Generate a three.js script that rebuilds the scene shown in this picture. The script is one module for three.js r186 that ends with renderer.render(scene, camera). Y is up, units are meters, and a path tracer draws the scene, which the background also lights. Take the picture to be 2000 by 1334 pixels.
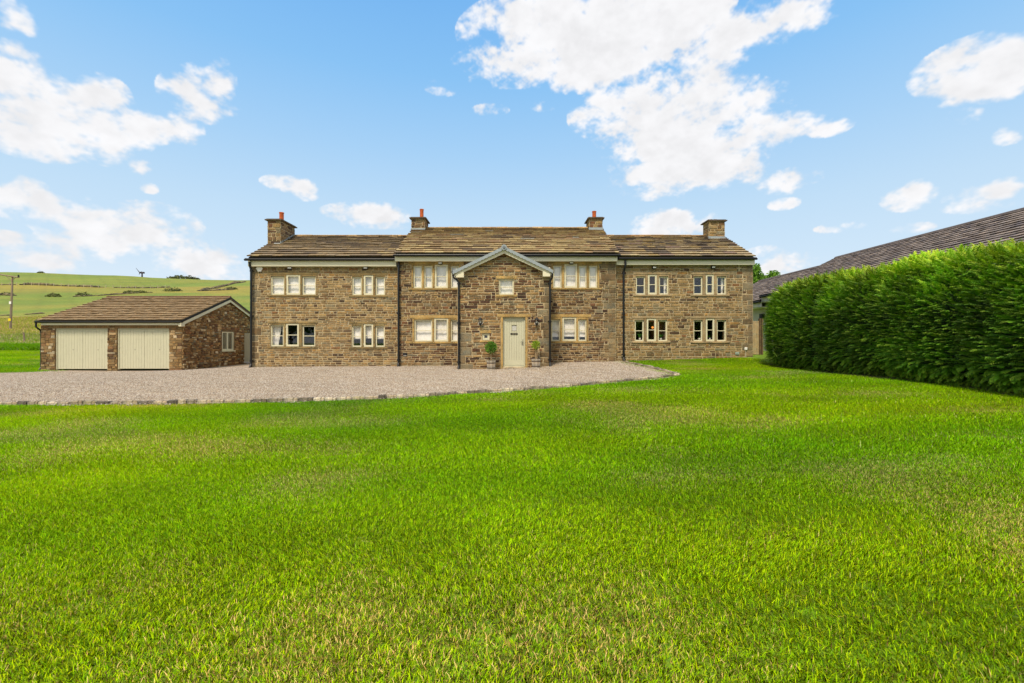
import * as THREE from 'three';
import { mergeGeometries } from 'three/addons/utils/BufferGeometryUtils.js';
import { TessellateModifier } from 'three/addons/modifiers/TessellateModifier.js';

// ---------------------------------------------------------------- camera, sky, sun, exposure
const scene = new THREE.Scene();
const EYE = 1.15, FOCAL = 889;                       // eye height above the porch step; focal length on a 2000-wide frame
const camera = new THREE.PerspectiveCamera(2 * Math.atan(667 / FOCAL) * 180 / Math.PI, 1024 / 683, 0.1, 3000);
camera.position.set(0, EYE, 0);
camera.lookAt(0, EYE, -10);
const renderer = new THREE.WebGLRenderer({ antialias: true });
renderer.setSize(1024, 683);
renderer.toneMapping = THREE.LinearToneMapping;
renderer.toneMappingExposure = 1.2;
renderer.shadowMap.enabled = true;
renderer.shadowMap.type = THREE.PCFSoftShadowMap;

const sun = new THREE.DirectionalLight(0xfff1dc, 3.2);
sun.position.set(-13, 60, 23);
sun.target.position.set(0, 0, -15);
sun.castShadow = true;
sun.shadow.radius = 22;
sun.shadow.mapSize.set(4096, 4096);
Object.assign(sun.shadow.camera, { left: -45, right: 45, top: 45, bottom: -45, near: 1, far: 180 });
scene.add(sun, sun.target);

// ---------------------------------------------------------------- random numbers and noise
function rng(seed) {
  let s = seed >>> 0;
  return () => { s = (s + 0x6d2b79f5) | 0; let t = Math.imul(s ^ (s >>> 15), 1 | s); t = (t + Math.imul(t ^ (t >>> 7), 61 | t)) ^ t; return ((t ^ (t >>> 14)) >>> 0) / 4294967296; };
}
const PERM = new Uint8Array(512), LAT = new Float32Array(256);
{ const r = rng(77), p = [...Array(256).keys()]; for (let i = 255; i > 0; i--) { const j = Math.floor(r() * (i + 1)); [p[i], p[j]] = [p[j], p[i]]; } for (let i = 0; i < 512; i++) PERM[i] = p[i & 255]; for (let i = 0; i < 256; i++) LAT[i] = r(); }
function noise3(x, y, z) {                            // value noise, 0..1
  const xi = Math.floor(x), yi = Math.floor(y), zi = Math.floor(z);
  let u = x - xi, v = y - yi, w = z - zi;
  u = u * u * (3 - 2 * u); v = v * v * (3 - 2 * v); w = w * w * (3 - 2 * w);
  const X = xi & 255, Y = yi & 255, Z = zi & 255, X1 = (X + 1) & 255, Y1 = (Y + 1) & 255, Z1 = (Z + 1) & 255;
  const a = PERM[X] , b = PERM[X1], aa = PERM[a + Y], ab = PERM[a + Y1], ba = PERM[b + Y], bb = PERM[b + Y1];
  const l = (p, q, t) => p + (q - p) * t;
  return l(l(l(LAT[PERM[aa + Z]], LAT[PERM[ba + Z]], u), l(LAT[PERM[ab + Z]], LAT[PERM[bb + Z]], u), v),
    l(l(LAT[PERM[aa + Z1]], LAT[PERM[ba + Z1]], u), l(LAT[PERM[ab + Z1]], LAT[PERM[bb + Z1]], u), v), w);
}
function fbm(x, y, z, oct = 5, gain = 0.5) {
  let s = 0, a = 1, t = 0;
  for (let i = 0; i < oct; i++) { s += a * noise3(x, y, z); t += a; a *= gain; x = x * 2.03 + 7.1; y = y * 2.03 + 3.3; z = z * 2.03 + 5.7; }
  return s / t;
}
const smooth = (a, b, x) => { const t = Math.min(1, Math.max(0, (x - a) / (b - a))); return t * t * (3 - 2 * t); };
const lerp = (a, b, t) => a + (b - a) * t;

// ---------------------------------------------------------------- the sky: clear air and fair-weather cumulus all round
// cumulus: [azimuth, elevation, half width, half height, strength], degrees; azimuth 0 is north (-z), east positive
const CUMULUS = [
[-47.8,25.7,1.3,1.1,1],[-46.9,25.4,0.8,0.6,0.8],[-47.5,23.5,1.5,0.5,0.6],[-47.8,21.3,2.2,1.7,1.1],[-44.7,20.1,2.9,1.8,1],[-46.6,17.5,3.2,1.7,1.1],[-41.6,19.7,2.9,2.1,1.1],[-42.3,17.8,2.1,1.4,0.9],[-38.6,20.1,1.7,1.1,0.8],[-41.8,22.2,1.5,1.1,0.8],[-34.0,24.4,2.3,1.8,0.75],[-32.7,25.6,1.2,1.7,0.8],[-36.2,23.9,1.5,1.3,0.55],[-34.5,22.7,1.8,0.9,0.8],[-36.0,20.8,1.5,1.2,0.9],[-31.5,23.4,0.8,0.5,0.4],[-39.2,16.5,0.8,0.6,0.7],[-38.6,14.7,0.6,0.4,0.7],[-47.2,12.0,1.8,1.5,1],[-45.7,12.1,1.1,0.8,0.7],[-42.0,10.7,3.9,1.8,0.8],[-38.2,11.3,3.2,1.7,0.8],[-42.7,8.8,3.0,1.2,0.8],[-35.3,8.7,3.6,1.6,1],[-32.2,8.0,2.9,1.4,0.9],[-46.6,6.9,2.6,0.9,0.7],[-47.8,8.5,1.2,0.6,0.4],[-25.8,17.2,2.5,0.7,0.7],[-24.4,16.8,1.2,0.9,0.8],[-17.5,14.6,4.3,1.2,0.9],[-16.9,15.2,2.5,1.0,0.9],[-44.5,19.5,1.5,1.2,0.9],[9.6,34.0,12.5,3.5,1.3],[3.9,34.7,4.5,2.2,1],[0.0,31.1,5.9,1.6,1],[15.7,33.3,7.8,3.5,1.2],[9.6,30.3,6.3,1.6,0.9],[18.6,34.6,5.8,1.7,1],[30.3,31.5,5.0,1.7,1],[26.8,31.3,3.2,1.1,0.8],[24.2,29.7,3.2,1.8,0.7],[12.7,25.9,4.4,2.1,1],[18.6,25.0,6.9,3.5,1.2],[24.2,24.1,5.4,2.9,1.1],[21.5,21.5,7.8,2.7,1.1],[18.6,18.7,5.2,1.8,0.9],[29.4,25.1,2.4,1.2,0.7],[30.8,22.2,2.9,1.2,0.9],[34.9,21.0,1.6,0.6,0.7],[31.3,16.7,2.4,1.0,0.6],[30.8,14.5,1.2,0.5,0.6],[25.3,18.4,3.2,1.4,0.7],[-8.8,28.9,1.8,0.7,0.5],[-2.7,26.9,1.8,0.5,0.5],[3.9,27.2,1.3,0.4,0.35],[45.0,23.1,3.1,1.7,1.1],[47.2,21.9,2.2,1.7,1.1],[45.4,21.6,2.7,1.1,0.8],[44.4,19.2,1.3,0.6,0.35],[47.5,17.0,0.8,0.6,0.45],[41.1,13.4,1.7,1.0,0.9],[41.6,14.0,0.9,0.7,0.8],[46.0,12.3,2.4,0.9,0.7],[47.2,12.8,1.2,0.7,0.7],[41.3,10.5,1.3,0.4,0.45],[35.8,11.5,1.8,0.4,0.35],[19.2,13.6,4.1,1.3,1],[19.2,14.4,2.1,0.9,0.8],[29.4,8.2,3.0,1.7,0.7],[31.5,8.3,2.0,1.0,0.6]];
{
  const W = 4096, H = 2048, HALF = H / 2, AIR = 1 / 1.2;
  const r = rng(4242), blobs = CUMULUS.slice();
  for (let k = 0; k < 120; k++) {                     // the rest of the sky carries the same kind of cloud
    const az = 72 + r() * 216, el = 3 + Math.pow(r(), 1.4) * 58, big = 1 + el / 14;
    for (let i = 0, n = 3 + Math.floor(r() * 5); i < n; i++) blobs.push([az + (r() - 0.5) * 7 * big / Math.cos(el * Math.PI / 180), el + (r() - 0.5) * 2.2 * big, (1.2 + r() * 2) * big / Math.cos(el * Math.PI / 180) * 0.9, (0.7 + r() * 0.9) * big * 0.8, 0.6 + r() * 0.6]);
  }
  for (let k = 0; k < 26; k++) {                      // overhead, above the frame
    const az = r() * 360, el = 56 + r() * 30;
    for (let i = 0; i < 5; i++) blobs.push([az + (r() - 0.5) * 24 / Math.cos(el * Math.PI / 180), el + (r() - 0.5) * 8, (2 + r() * 4) / Math.cos(el * Math.PI / 180), 2 + r() * 2.5, 0.6 + r() * 0.6]);
  }
  const body = new Float32Array(W * HALF);
  for (const [az, el, ra, re, w] of blobs) {
    const cx = ((az - 90 + 720) % 360 + 180) % 360 / 360 * W, cy = el / 90 * HALF, rx = Math.min(W / 2 - 2, ra * 1.35 / 360 * W), ry = re * 1.35 / 90 * HALF;
    for (let y = Math.max(0, Math.floor(cy - ry)); y <= Math.min(HALF - 1, cy + ry); y++) for (let x = Math.floor(cx - rx); x <= cx + rx; x++) {
      const dx = (x - cx) / rx, dy = (y - cy) / ry, q = 1 - dx * dx - dy * dy;
      if (q > 0) body[y * W + ((x % W) + W) % W] += w * q;
    }
  }
  const data = new Float32Array(W * H * 4), lin = (c) => { c /= 255; return c <= 0.04045 ? c / 12.92 : Math.pow((c + 0.055) / 1.055, 2.4); };
  const stops = [[0, 236, 243, 250], [4, 226, 239, 250], [9, 208, 231, 250], [15, 193, 223, 248], [22, 168, 210, 247], [30, 138, 195, 245], [40, 112, 177, 240], [60, 84, 150, 226], [90, 74, 138, 216]].map(([e, ...c]) => [e, ...c.map(lin)]);
  for (let row = 0; row < H; row++) {
    const el = ((row + 0.5) / H - 0.5) * 180, e = Math.max(0, el);
    let k = 0; while (k < stops.length - 2 && e > stops[k + 1][0]) k++;
    const t = (e - stops[k][0]) / (stops[k + 1][0] - stops[k][0]), air = [1, 2, 3].map((c) => lerp(stops[k][c], stops[k + 1][c], t));
    const ce = Math.cos(el * Math.PI / 180), se = Math.sin(el * Math.PI / 180);
    for (let x = 0; x < W; x++) {
      const o = (row * W + x) * 4;
      let c0 = air[0], c1 = air[1], c2 = air[2];
      if (el > 0) {
        const b = body[(row - HALF) * W + x];
        if (b > 0.01) {
          const a = ((x + 0.5) / W - 0.5) * 2 * Math.PI, px = Math.cos(a) * ce, pz = Math.sin(a) * ce, py = se * 1.5;
          const warp = noise3(px * 14 + 9, py * 14, pz * 14) - 0.5;
          const n = fbm(px * 17 + warp * 1.2, py * 17 + warp, pz * 17, 6, 0.56);
          const fray = fbm(px * 62 + 2, py * 62, pz * 62, 4, 0.6), wisp = fbm(px * 140 + 6, py * 140, pz * 140, 3, 0.6), d = Math.min(b, 1.4) * 0.88 + (n - 0.5) * 2.6 + (fray - 0.5) * 1.25 + (wisp - 0.5) * 0.5 - 0.07, alpha = smooth(0.0, 0.95, d);
          if (alpha > 0) {
            const puff = fbm(px * 30 + 4, py * 30, pz * 30, 4), thick = smooth(0.7, 1.8, d);
            const g = lerp(0.86, 1.0, smooth(0.25, 0.75, puff * 0.6 + fray * 0.4)) - thick * 0.05 * (0.2 + puff);
            c0 = lerp(c0, g * 0.985, alpha); c1 = lerp(c1, g * 0.985, alpha); c2 = lerp(c2, Math.min(1, g * 1.005), alpha);
          }
        }
      }
      data[o] = c0 * AIR; data[o + 1] = c1 * AIR; data[o + 2] = c2 * AIR; data[o + 3] = 1;
    }
  }
  const sky = new THREE.DataTexture(data, W, H, THREE.RGBAFormat, THREE.FloatType);
  sky.mapping = THREE.EquirectangularReflectionMapping;
  sky.magFilter = sky.minFilter = THREE.LinearFilter;
  sky.needsUpdate = true;
  scene.background = sky;
  scene.environment = sky;
}

// ---------------------------------------------------------------- helpers: things, parts, geometry
const at = (px, d) => (px - 1000) * d / FOCAL;            // metres across, surveyed from the photograph, at a distance d
const up = (py, d) => EYE + (667 - py) * d / FOCAL;       // metres up
const taken = new Map();
function numbered(name) { const n = taken.get(name) ?? 0; taken.set(name, n + 1); return n ? name + '_' + String(n).padStart(3, '0') : name; }
function thing(name, label, category, [x, y, z] = [0, 0, 0], group) {
  const o = new THREE.Group(); o.name = numbered(name); o.position.set(x, y, z);
  o.userData = { label, category }; if (group) o.userData.group = group;
  scene.add(o); return o;
}
function mesh(name, geo, mat) { const m = new THREE.Mesh(geo, mat); m.name = name; m.castShadow = m.receiveShadow = true; return m; }
// a part whose geometry is given in world coordinates; parts of a thing hang at minus its base
function part(parent, name, geo, mat, label) {
  const m = mesh(name, geo, mat);
  if (parent.parent === scene) m.position.copy(parent.position).negate();
  if (label) m.userData.label = label;
  parent.add(m); return m;
}
function assembly(parent, name) { const g = new THREE.Group(); g.name = name; g.position.copy(parent.position).negate(); parent.add(g); return g; }
function structure(name, geo, mat) { const m = mesh(name, geo, mat); m.userData.kind = 'structure'; scene.add(m); return m; }

const flat = (g) => (g.index ? g.toNonIndexed() : g);
const merge = (list) => mergeGeometries(list.map(flat));
function box(x0, x1, y0, y1, z0, z1) {
  const g = new THREE.BoxGeometry(Math.abs(x1 - x0), Math.abs(y1 - y0), Math.abs(z1 - z0));
  const p = g.attributes.position, n = g.attributes.normal, uv = g.attributes.uv, cx = (x0 + x1) / 2, cy = (y0 + y1) / 2, cz = (z0 + z1) / 2;
  for (let i = 0; i < p.count; i++) {
    p.setXYZ(i, p.getX(i) + cx, p.getY(i) + cy, p.getZ(i) + cz);
    if (Math.abs(n.getX(i)) > 0.5) uv.setXY(i, p.getZ(i), p.getY(i)); else if (Math.abs(n.getY(i)) > 0.5) uv.setXY(i, p.getX(i), p.getZ(i)); else uv.setXY(i, p.getX(i), p.getY(i));
  }
  return g;
}
// box with chamfered front edges (front = +z)
function cbox(x0, x1, y0, y1, z0, z1, c = 0.008) {
  return solid([[[x0, y0, z0], [x1, y0, z0], [x1, y1, z0], [x0, y1, z0]], [[x0, y0, z1 - c], [x1, y0, z1 - c], [x1, y1, z1 - c], [x0, y1, z1 - c]], [[x0 + c, y0 + c, z1], [x1 - c, y0 + c, z1], [x1 - c, y1 - c, z1], [x0 + c, y1 - c, z1]]], true);
}
// rings of four corners, back to front, flat faces; uv from x+z and y
function solid(rings, back = false) {
  const P = [], tri = (a, b, c) => P.push(...a, ...b, ...c), quad = (a, b, c, d) => { tri(a, b, c); tri(a, c, d); };
  for (let k = 0; k + 1 < rings.length; k++) for (let i = 0; i < 4; i++) { const j = (i + 1) % 4; quad(rings[k][i], rings[k][j], rings[k + 1][j], rings[k + 1][i]); }
  const f = rings[rings.length - 1]; quad(f[0], f[1], f[2], f[3]);
  if (back) { const b = rings[0]; quad(b[3], b[2], b[1], b[0]); }
  return raw(P);
}
function raw(P, uvOff = [0, 0]) {
  const g = new THREE.BufferGeometry(), n = P.length / 3, uv = new Float32Array(n * 2);
  g.setAttribute('position', new THREE.BufferAttribute(new Float32Array(P), 3));
  g.computeVertexNormals();
  const N = g.attributes.normal;
  for (let i = 0; i < n; i++) {
    const x = P[i * 3], y = P[i * 3 + 1], z = P[i * 3 + 2], ax = Math.abs(N.getX(i)), ay = Math.abs(N.getY(i)), az = Math.abs(N.getZ(i));
    const [u, v] = az >= ax && az >= ay ? [x, y] : ax >= ay ? [z, y] : [x, z];
    uv[i * 2] = u + uvOff[0]; uv[i * 2 + 1] = v + uvOff[1];
  }
  g.setAttribute('uv', new THREE.BufferAttribute(uv, 2));
  return g;
}
function tint(g, c) {
  const n = g.attributes.position.count, a = new Float32Array(n * 3);
  for (let i = 0; i < n; i++) a.set([c.r, c.g, c.b], i * 3);
  g.setAttribute('color', new THREE.BufferAttribute(a, 3)); return g;
}
function tube(points, radius, seg = 8, close = false) { return new THREE.TubeGeometry(new THREE.CatmullRomCurve3(points.map((p) => new THREE.Vector3(...p)), close, 'catmullrom', 0.05), Math.max(2, points.length * 6), radius, seg, close); }
function pole(a, b, r0, r1 = r0, seg = 10) {
  const A = new THREE.Vector3(...a), B = new THREE.Vector3(...b), g = new THREE.CylinderGeometry(r1, r0, A.distanceTo(B), seg);
  g.applyQuaternion(new THREE.Quaternion().setFromUnitVectors(new THREE.Vector3(0, 1, 0), B.clone().sub(A).normalize()));
  const m = A.add(B).multiplyScalar(0.5); return g.translate(m.x, m.y, m.z);
}
const move = (g, x, y, z) => g.translate(x, y, z);
// the largest pieces become meshes of their own, the others one joined piece of their parent
function pieces(sets, name, most, mat) {
  const all = sets.flatMap((s, k) => s.list.map((p) => ({ ...p, k }))).sort((a, b) => b.area - a.area);
  const rest = sets.map(() => []);
  all.forEach((p, i) => { if (i < most) part(sets[p.k].parent, name, p.geo, mat); else rest[p.k].push(p.geo); });
  rest.forEach((list, k) => { if (list.length) { const m = part(sets[k].parent, name, merge(list), mat); m.userData.kind = 'stuff'; } });
}

// ---------------------------------------------------------------- procedural textures and materials
function texture(size, fn, { srgb = false, repeat = 1 } = {}) {
  const d = new Uint8Array(size * size * 4);
  for (let y = 0; y < size; y++) for (let x = 0; x < size; x++) { const c = fn(x / size, y / size), o = (y * size + x) * 4; d[o] = Math.max(0, Math.min(255, c[0] * 255)); d[o + 1] = Math.max(0, Math.min(255, c[1] * 255)); d[o + 2] = Math.max(0, Math.min(255, c[2] * 255)); d[o + 3] = 255; }
  const t = new THREE.DataTexture(d, size, size, THREE.RGBAFormat);
  t.wrapS = t.wrapT = THREE.RepeatWrapping; t.magFilter = THREE.LinearFilter; t.minFilter = THREE.LinearMipmapLinearFilter; t.generateMipmaps = true;
  if (srgb) t.colorSpace = THREE.SRGBColorSpace;
  t.repeat.set(repeat, repeat); t.needsUpdate = true; return t;
}
// seamless noise: the unit square wrapped on a torus-like path
function tiled(u, v, f, seed, oct = 5, gain = 0.5) {
  const n = (x, y) => fbm(x * f + seed, y * f + seed * 1.7, seed * 0.37, oct, gain);
  const a = smooth(0, 1, u), b = smooth(0, 1, v);
  return lerp(lerp(n(u + 1, v + 1), n(u, v + 1), a), lerp(n(u + 1, v), n(u, v), a), b);
}
const grey = (g) => [g, g, g];
const stoneGrain = (seed, dark) => texture(512, (u, v) => {
  const coarse = tiled(u, v, 4, seed, 4), fine = tiled(u, v, 40, seed + 5, 3, 0.7), spot = tiled(u, v, 16, seed + 9, 3);
  let g = 0.86 + (coarse - 0.5) * 0.55 + (fine - 0.5) * 0.5 - smooth(0.6, 0.75, spot) * dark;
  const warm = (tiled(u, v, 7, seed + 13, 3) - 0.5) * 0.22;
  return [g * (1 + warm), g, g * (1 - warm * 1.3)];
}, { srgb: true });
const grainBump = texture(512, (u, v) => grey(0.5 + (tiled(u, v, 9, 31, 4) - 0.5) * 0.9 + (tiled(u, v, 60, 37, 2, 0.8) - 0.5) * 0.5));
const stoneMap = stoneGrain(3, 0.28), slateMap = stoneGrain(21, 0.22);
const std = (o) => new THREE.MeshStandardMaterial({ roughness: 0.9, metalness: 0, ...o });
const scaled = (t, s) => { const c = t.clone(); c.repeat.set(s, s); c.needsUpdate = true; return c; };
const paintBump = texture(256, (u, v) => grey(0.5 + (tiled(u, v, 24, 51, 3) - 0.5) * 0.6));
const weather = texture(512, (u, v) => { const s = smooth(0.5, 0.8, tiled(u, v, 6, 61, 5)), f = tiled(u, v, 50, 67, 2); const g = 0.98 - s * 0.045 - (f - 0.5) * 0.03; return [g, g * 0.995, g * 0.97]; }, { srgb: true });
const M = {
  stone: std({ vertexColors: true, map: scaled(stoneMap, 1.1), bumpMap: scaled(grainBump, 1.3), bumpScale: 0.012, roughness: 0.95 }),
  mortar: std({ color: '#d3bf97', map: scaled(stoneMap, 2), bumpMap: scaled(grainBump, 3), bumpScale: 0.01 }),
  mortarDark: std({ color: '#94805c', map: scaled(stoneMap, 2), bumpMap: scaled(grainBump, 3), bumpScale: 0.01 }),
  slate: std({ vertexColors: true, map: scaled(slateMap, 1.3), bumpMap: scaled(grainBump, 1.6), bumpScale: 0.014, roughness: 0.92 }),
  underlay: std({ color: '#332b24' }),
  sage: std({ color: '#cbc9b0', map: weather, bumpMap: paintBump, bumpScale: 0.001, roughness: 0.55 }),
  frame: std({ color: '#e0dabd', map: weather, roughness: 0.5 }),
  fascia: std({ color: '#e6e0c6', map: scaled(weather, 0.7), roughness: 0.5 }),
  black: std({ color: '#121315', roughness: 0.42 }),
  blackMatt: std({ color: '#1d1d1e', roughness: 0.7 }),
  white: std({ color: '#ece9e2', roughness: 0.6 }),
  lead: std({ color: '#9aa4ab', map: scaled(weather, 1.5), roughness: 0.6, metalness: 0.1, bumpMap: scaled(grainBump, 2), bumpScale: 0.006 }),
  terracotta: std({ color: '#d2662e', map: scaled(stoneMap, 2), roughness: 0.85 }),
  glass: new THREE.MeshPhysicalMaterial({ color: '#ffffff', roughness: 0.02, transmission: 1, thickness: 0, ior: 1.5 }),
  blind: std({ color: '#f4f0e8', roughness: 0.95 }),
  plaster: std({ color: '#6d655a' }),
  floorboard: std({ color: '#5a4735' }),
};

// ---------------------------------------------------------------- terrain
// surveyed levels: [x, distance, level relative to the eye]
const LEVELS = [[0, -6, -1.38], [0, 0, -1.36], [0, 4, -1.34], [0, 9, -1.3], [-12, 0, -1.42], [-12, 10, -1.42], [-24, 10, -1.5], [-12.05, 21, -1.22], [-5.3, 20.8, -1.16], [-2.3, 19, -1.17], [1.6, 19, -1.05], [4.7, 20.8, -0.93], [11.1, 21, -0.71], [-24, 23.3, -1.5], [-16.9, 23.3, -1.5], [-16.9, 28.9, -1.44], [10.3, 18.3, -0.97], [8.8, 7.84, -0.97], [9.3, 12, -0.93], [8.4, 2, -1.1], [16, 12, -0.9], [16, 26, -0.5], [-2, 30, -0.95], [-38, 32, -1.15], [-38, 12, -1.6], [14, -6, -1.2], [5, 13.8, -1.08], [0.2, 18.8, -1.165], [-0.9, 18.6, -1.18]];
const spline = (() => {                                    // thin-plate spline through the levels
  const n = LEVELS.length, N = n + 3, A = [], U = (r2) => (r2 > 1e-9 ? r2 * Math.log(r2) : 0);
  for (let i = 0; i < N; i++) A.push(new Float64Array(N + 1));
  for (let i = 0; i < n; i++) {
    const [x, d, h] = LEVELS[i];
    for (let j = 0; j < n; j++) A[i][j] = U((x - LEVELS[j][0]) ** 2 + (d - LEVELS[j][1]) ** 2) + (i === j ? 0.05 : 0);
    A[i][n] = A[n][i] = 1; A[i][n + 1] = A[n + 1][i] = x; A[i][n + 2] = A[n + 2][i] = d; A[i][N] = h;
  }
  for (let c = 0; c < N; c++) {
    let p = c; for (let r = c + 1; r < N; r++) if (Math.abs(A[r][c]) > Math.abs(A[p][c])) p = r;
    [A[c], A[p]] = [A[p], A[c]];
    for (let r = 0; r < N; r++) if (r !== c) { const f = A[r][c] / A[c][c]; if (f) for (let k = c; k <= N; k++) A[r][k] -= f * A[c][k]; }
  }
  const w = A.map((row, i) => row[N] / row[i]);
  return (x, d) => { let s = w[n] + w[n + 1] * x + w[n + 2] * d; for (let j = 0; j < n; j++) s += w[j] * U((x - LEVELS[j][0]) ** 2 + (d - LEVELS[j][1]) ** 2); return s; };
})();
const PROFILE = [[32, 0], [40, 0.35], [44, 0.75], [56, 1.7], [72, 3.2], [110, 8.2], [180, 21.5], [240, 34], [318, 51.5], [345, 53], [420, 48], [700, 20], [1400, 0]];
function rise(d) {
  if (d <= 32) return 0;
  for (let k = 0; k + 1 < PROFILE.length; k++) if (d <= PROFILE[k + 1][0]) { const [a, h0] = PROFILE[k], [b, h1] = PROFILE[k + 1]; return lerp(h0, h1, (d - a) / (b - a)); }
  return 0;
}
const ACROSS = [[-420, 0.93], [-360, 0.96], [-185, 0.86], [-80, 0.92], [-40, 0.96], [0, 0.7], [60, 0.35], [200, 0.14], [600, 0.08]];
function across(x) {
  if (x <= ACROSS[0][0]) return ACROSS[0][1];
  for (let k = 0; k + 1 < ACROSS.length; k++) if (x <= ACROSS[k + 1][0]) { const [a, h0] = ACROSS[k], [b, h1] = ACROSS[k + 1]; return lerp(h0, h1, smooth(0, 1, (x - a) / (b - a))); }
  return ACROSS[ACROSS.length - 1][1];
}
function ground(x, d) {                                    // height of the ground above the porch step
  const cx = Math.max(-38, Math.min(16, x)), cd = Math.max(-6, Math.min(32, d)), near = spline(cx, cd);
  let h = near;
  if (d > 30) { h += rise(d) * across(x); if (d > 60) h += (fbm(x * 0.02, d * 0.02, 3, 3) - 0.5) * Math.min(3, (d - 60) * 0.03); }
  return EYE + h;
}
function onGround(px, py) {                                // where a sight line meets the ground
  let d = 10;
  for (let i = 0; i < 60; i++) { const h = EYE - ground(at(px, d), d); d = lerp(d, h * FOCAL / (py - 667), 0.5); }
  return [at(px, d), d];
}
const inside = (poly, x, y) => { let c = false; for (let i = 0, j = poly.length - 1; i < poly.length; j = i++) { const [xi, yi] = poly[i], [xj, yj] = poly[j]; if ((yi > y) !== (yj > y) && x < ((xj - xi) * (y - yi)) / (yj - yi) + xi) c = !c; } return c; };

const EDGE_FRONT = [[-60, 793], [0, 792.5], [120, 792], [250, 791], [380, 789.5], [500, 787.5], [600, 785], [700, 781.5], [800, 777.5], [900, 771.5], [1000, 765], [1100, 758], [1200, 749], [1280, 741], [1326, 735.5]].map(([x, y]) => onGround(x, y));
const EDGE_SIDE = [[1326, 735.5], [1300, 727], [1262, 717.5], [1218, 708.5]].map(([x, y]) => onGround(x, y));
{ const [x, d] = EDGE_FRONT[0]; EDGE_FRONT.unshift([x - 4, d], [x - 14, d - 0.2]); }
const LAWN_BACK = [[-60, 732], [0, 729.5], [80, 727]].map(([x, y]) => onGround(x, y));
const DRIVE = [...EDGE_FRONT, ...EDGE_SIDE.slice(1), [5.2, 21.3], [-11.6, 21.3], [-11.6, 29.2], [-17.2, 29.2], [-17.2, 23.6], [-23.7, 23.6], ...LAWN_BACK.slice().reverse(), [-40, LAWN_BACK[0][1]]];

// one sheet to the horizon, finer near the camera
{
  const axis = (a, b, step, lo, hi, grow) => { const v = []; for (let x = a; x <= b + 1e-6; x += step) v.push(x); let s = step; for (let x = b + step; x < hi; x += (s *= grow)) v.push(x); v.push(hi); s = step; for (let x = a - step; x > lo; x -= (s *= grow)) v.unshift(x); v.unshift(lo); return v; };
  const xs = axis(-44, 18, 0.75, -1200, 1200, 1.055), ds = axis(-4, 46, 0.6, -400, 1600, 1.035), P = [], C = [], UV = [], I = [], c = new THREE.Color(), f = new THREE.Color();
  const lawn = new THREE.Color('#7ea51e'), meadow = new THREE.Color('#929b3c'), dry = new THREE.Color('#aa9c42'), rough = new THREE.Color('#7c9a38'), soil = new THREE.Color('#4a3b28');
  for (const d of ds) for (const x of xs) {
    P.push(x, ground(x, d), -d); UV.push(x, d);
    const n = fbm(x * 0.03 + 5, d * 0.03, 8, 4), wob = (fbm(x * 0.02, 9, 1, 2) - 0.5) * 14;
    if (d < 40 + (x + 38) * 0.06) c.copy(lawn);
    else {
      c.copy(meadow).lerp(dry, d < 114 + wob ? smooth(0.2, 0.5, n) : smooth(0.4, 0.65, n));
      if (d > 112 + wob && d < 196 + wob) c.lerp(rough, 0.75 * smooth(0.3, 0.5, n) );
      if (d > 196 + wob && d < 246) c.lerp(dry, 0.35);
      if (d > 246) c.lerp(rough, smooth(0.35, 0.55, n) * 0.8);
      const band = fbm(x * 0.035 + 2, d * 0.16, 6, 4); c.multiplyScalar(0.62 + 0.42 * band + 0.36 * fbm(x * 0.11, d * 0.11, 4, 4)); c.lerp(dry, smooth(0.52, 0.7, band) * 0.4);
    }
    C.push(c.r, c.g, c.b);
  }
  for (let j = 0; j + 1 < ds.length; j++) for (let i = 0; i + 1 < xs.length; i++) { const a = j * xs.length + i, b = a + 1, e = a + xs.length, g = e + 1; I.push(a, b, g, a, g, e); }
  const g = new THREE.BufferGeometry();
  g.setAttribute('position', new THREE.Float32BufferAttribute(P, 3)); g.setAttribute('color', new THREE.Float32BufferAttribute(C, 3)); g.setAttribute('uv', new THREE.Float32BufferAttribute(UV, 2)); g.setIndex(I); g.computeVertexNormals();
  const turf = texture(1024, (u, v) => { const a = tiled(u, v, 5, 81, 6, 0.62), b = tiled(u, v, 60, 87, 3, 0.8), s = smooth(0.55, 0.8, tiled(u, v, 12, 83, 4)); const q = 0.82 + (a - 0.5) * 0.22 + (b - 0.5) * 0.7; return [q * (1 + s * 0.12), q * (1 + s * 0.02), q * 0.95]; }, { srgb: true });
  const bump = texture(512, (u, v) => grey(tiled(u, v, 30, 95, 4, 0.7)));
  structure('ground', g, std({ vertexColors: true, map: scaled(turf, 0.09), bumpMap: scaled(bump, 0.35), bumpScale: 0.12, roughness: 1 }));
}

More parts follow.
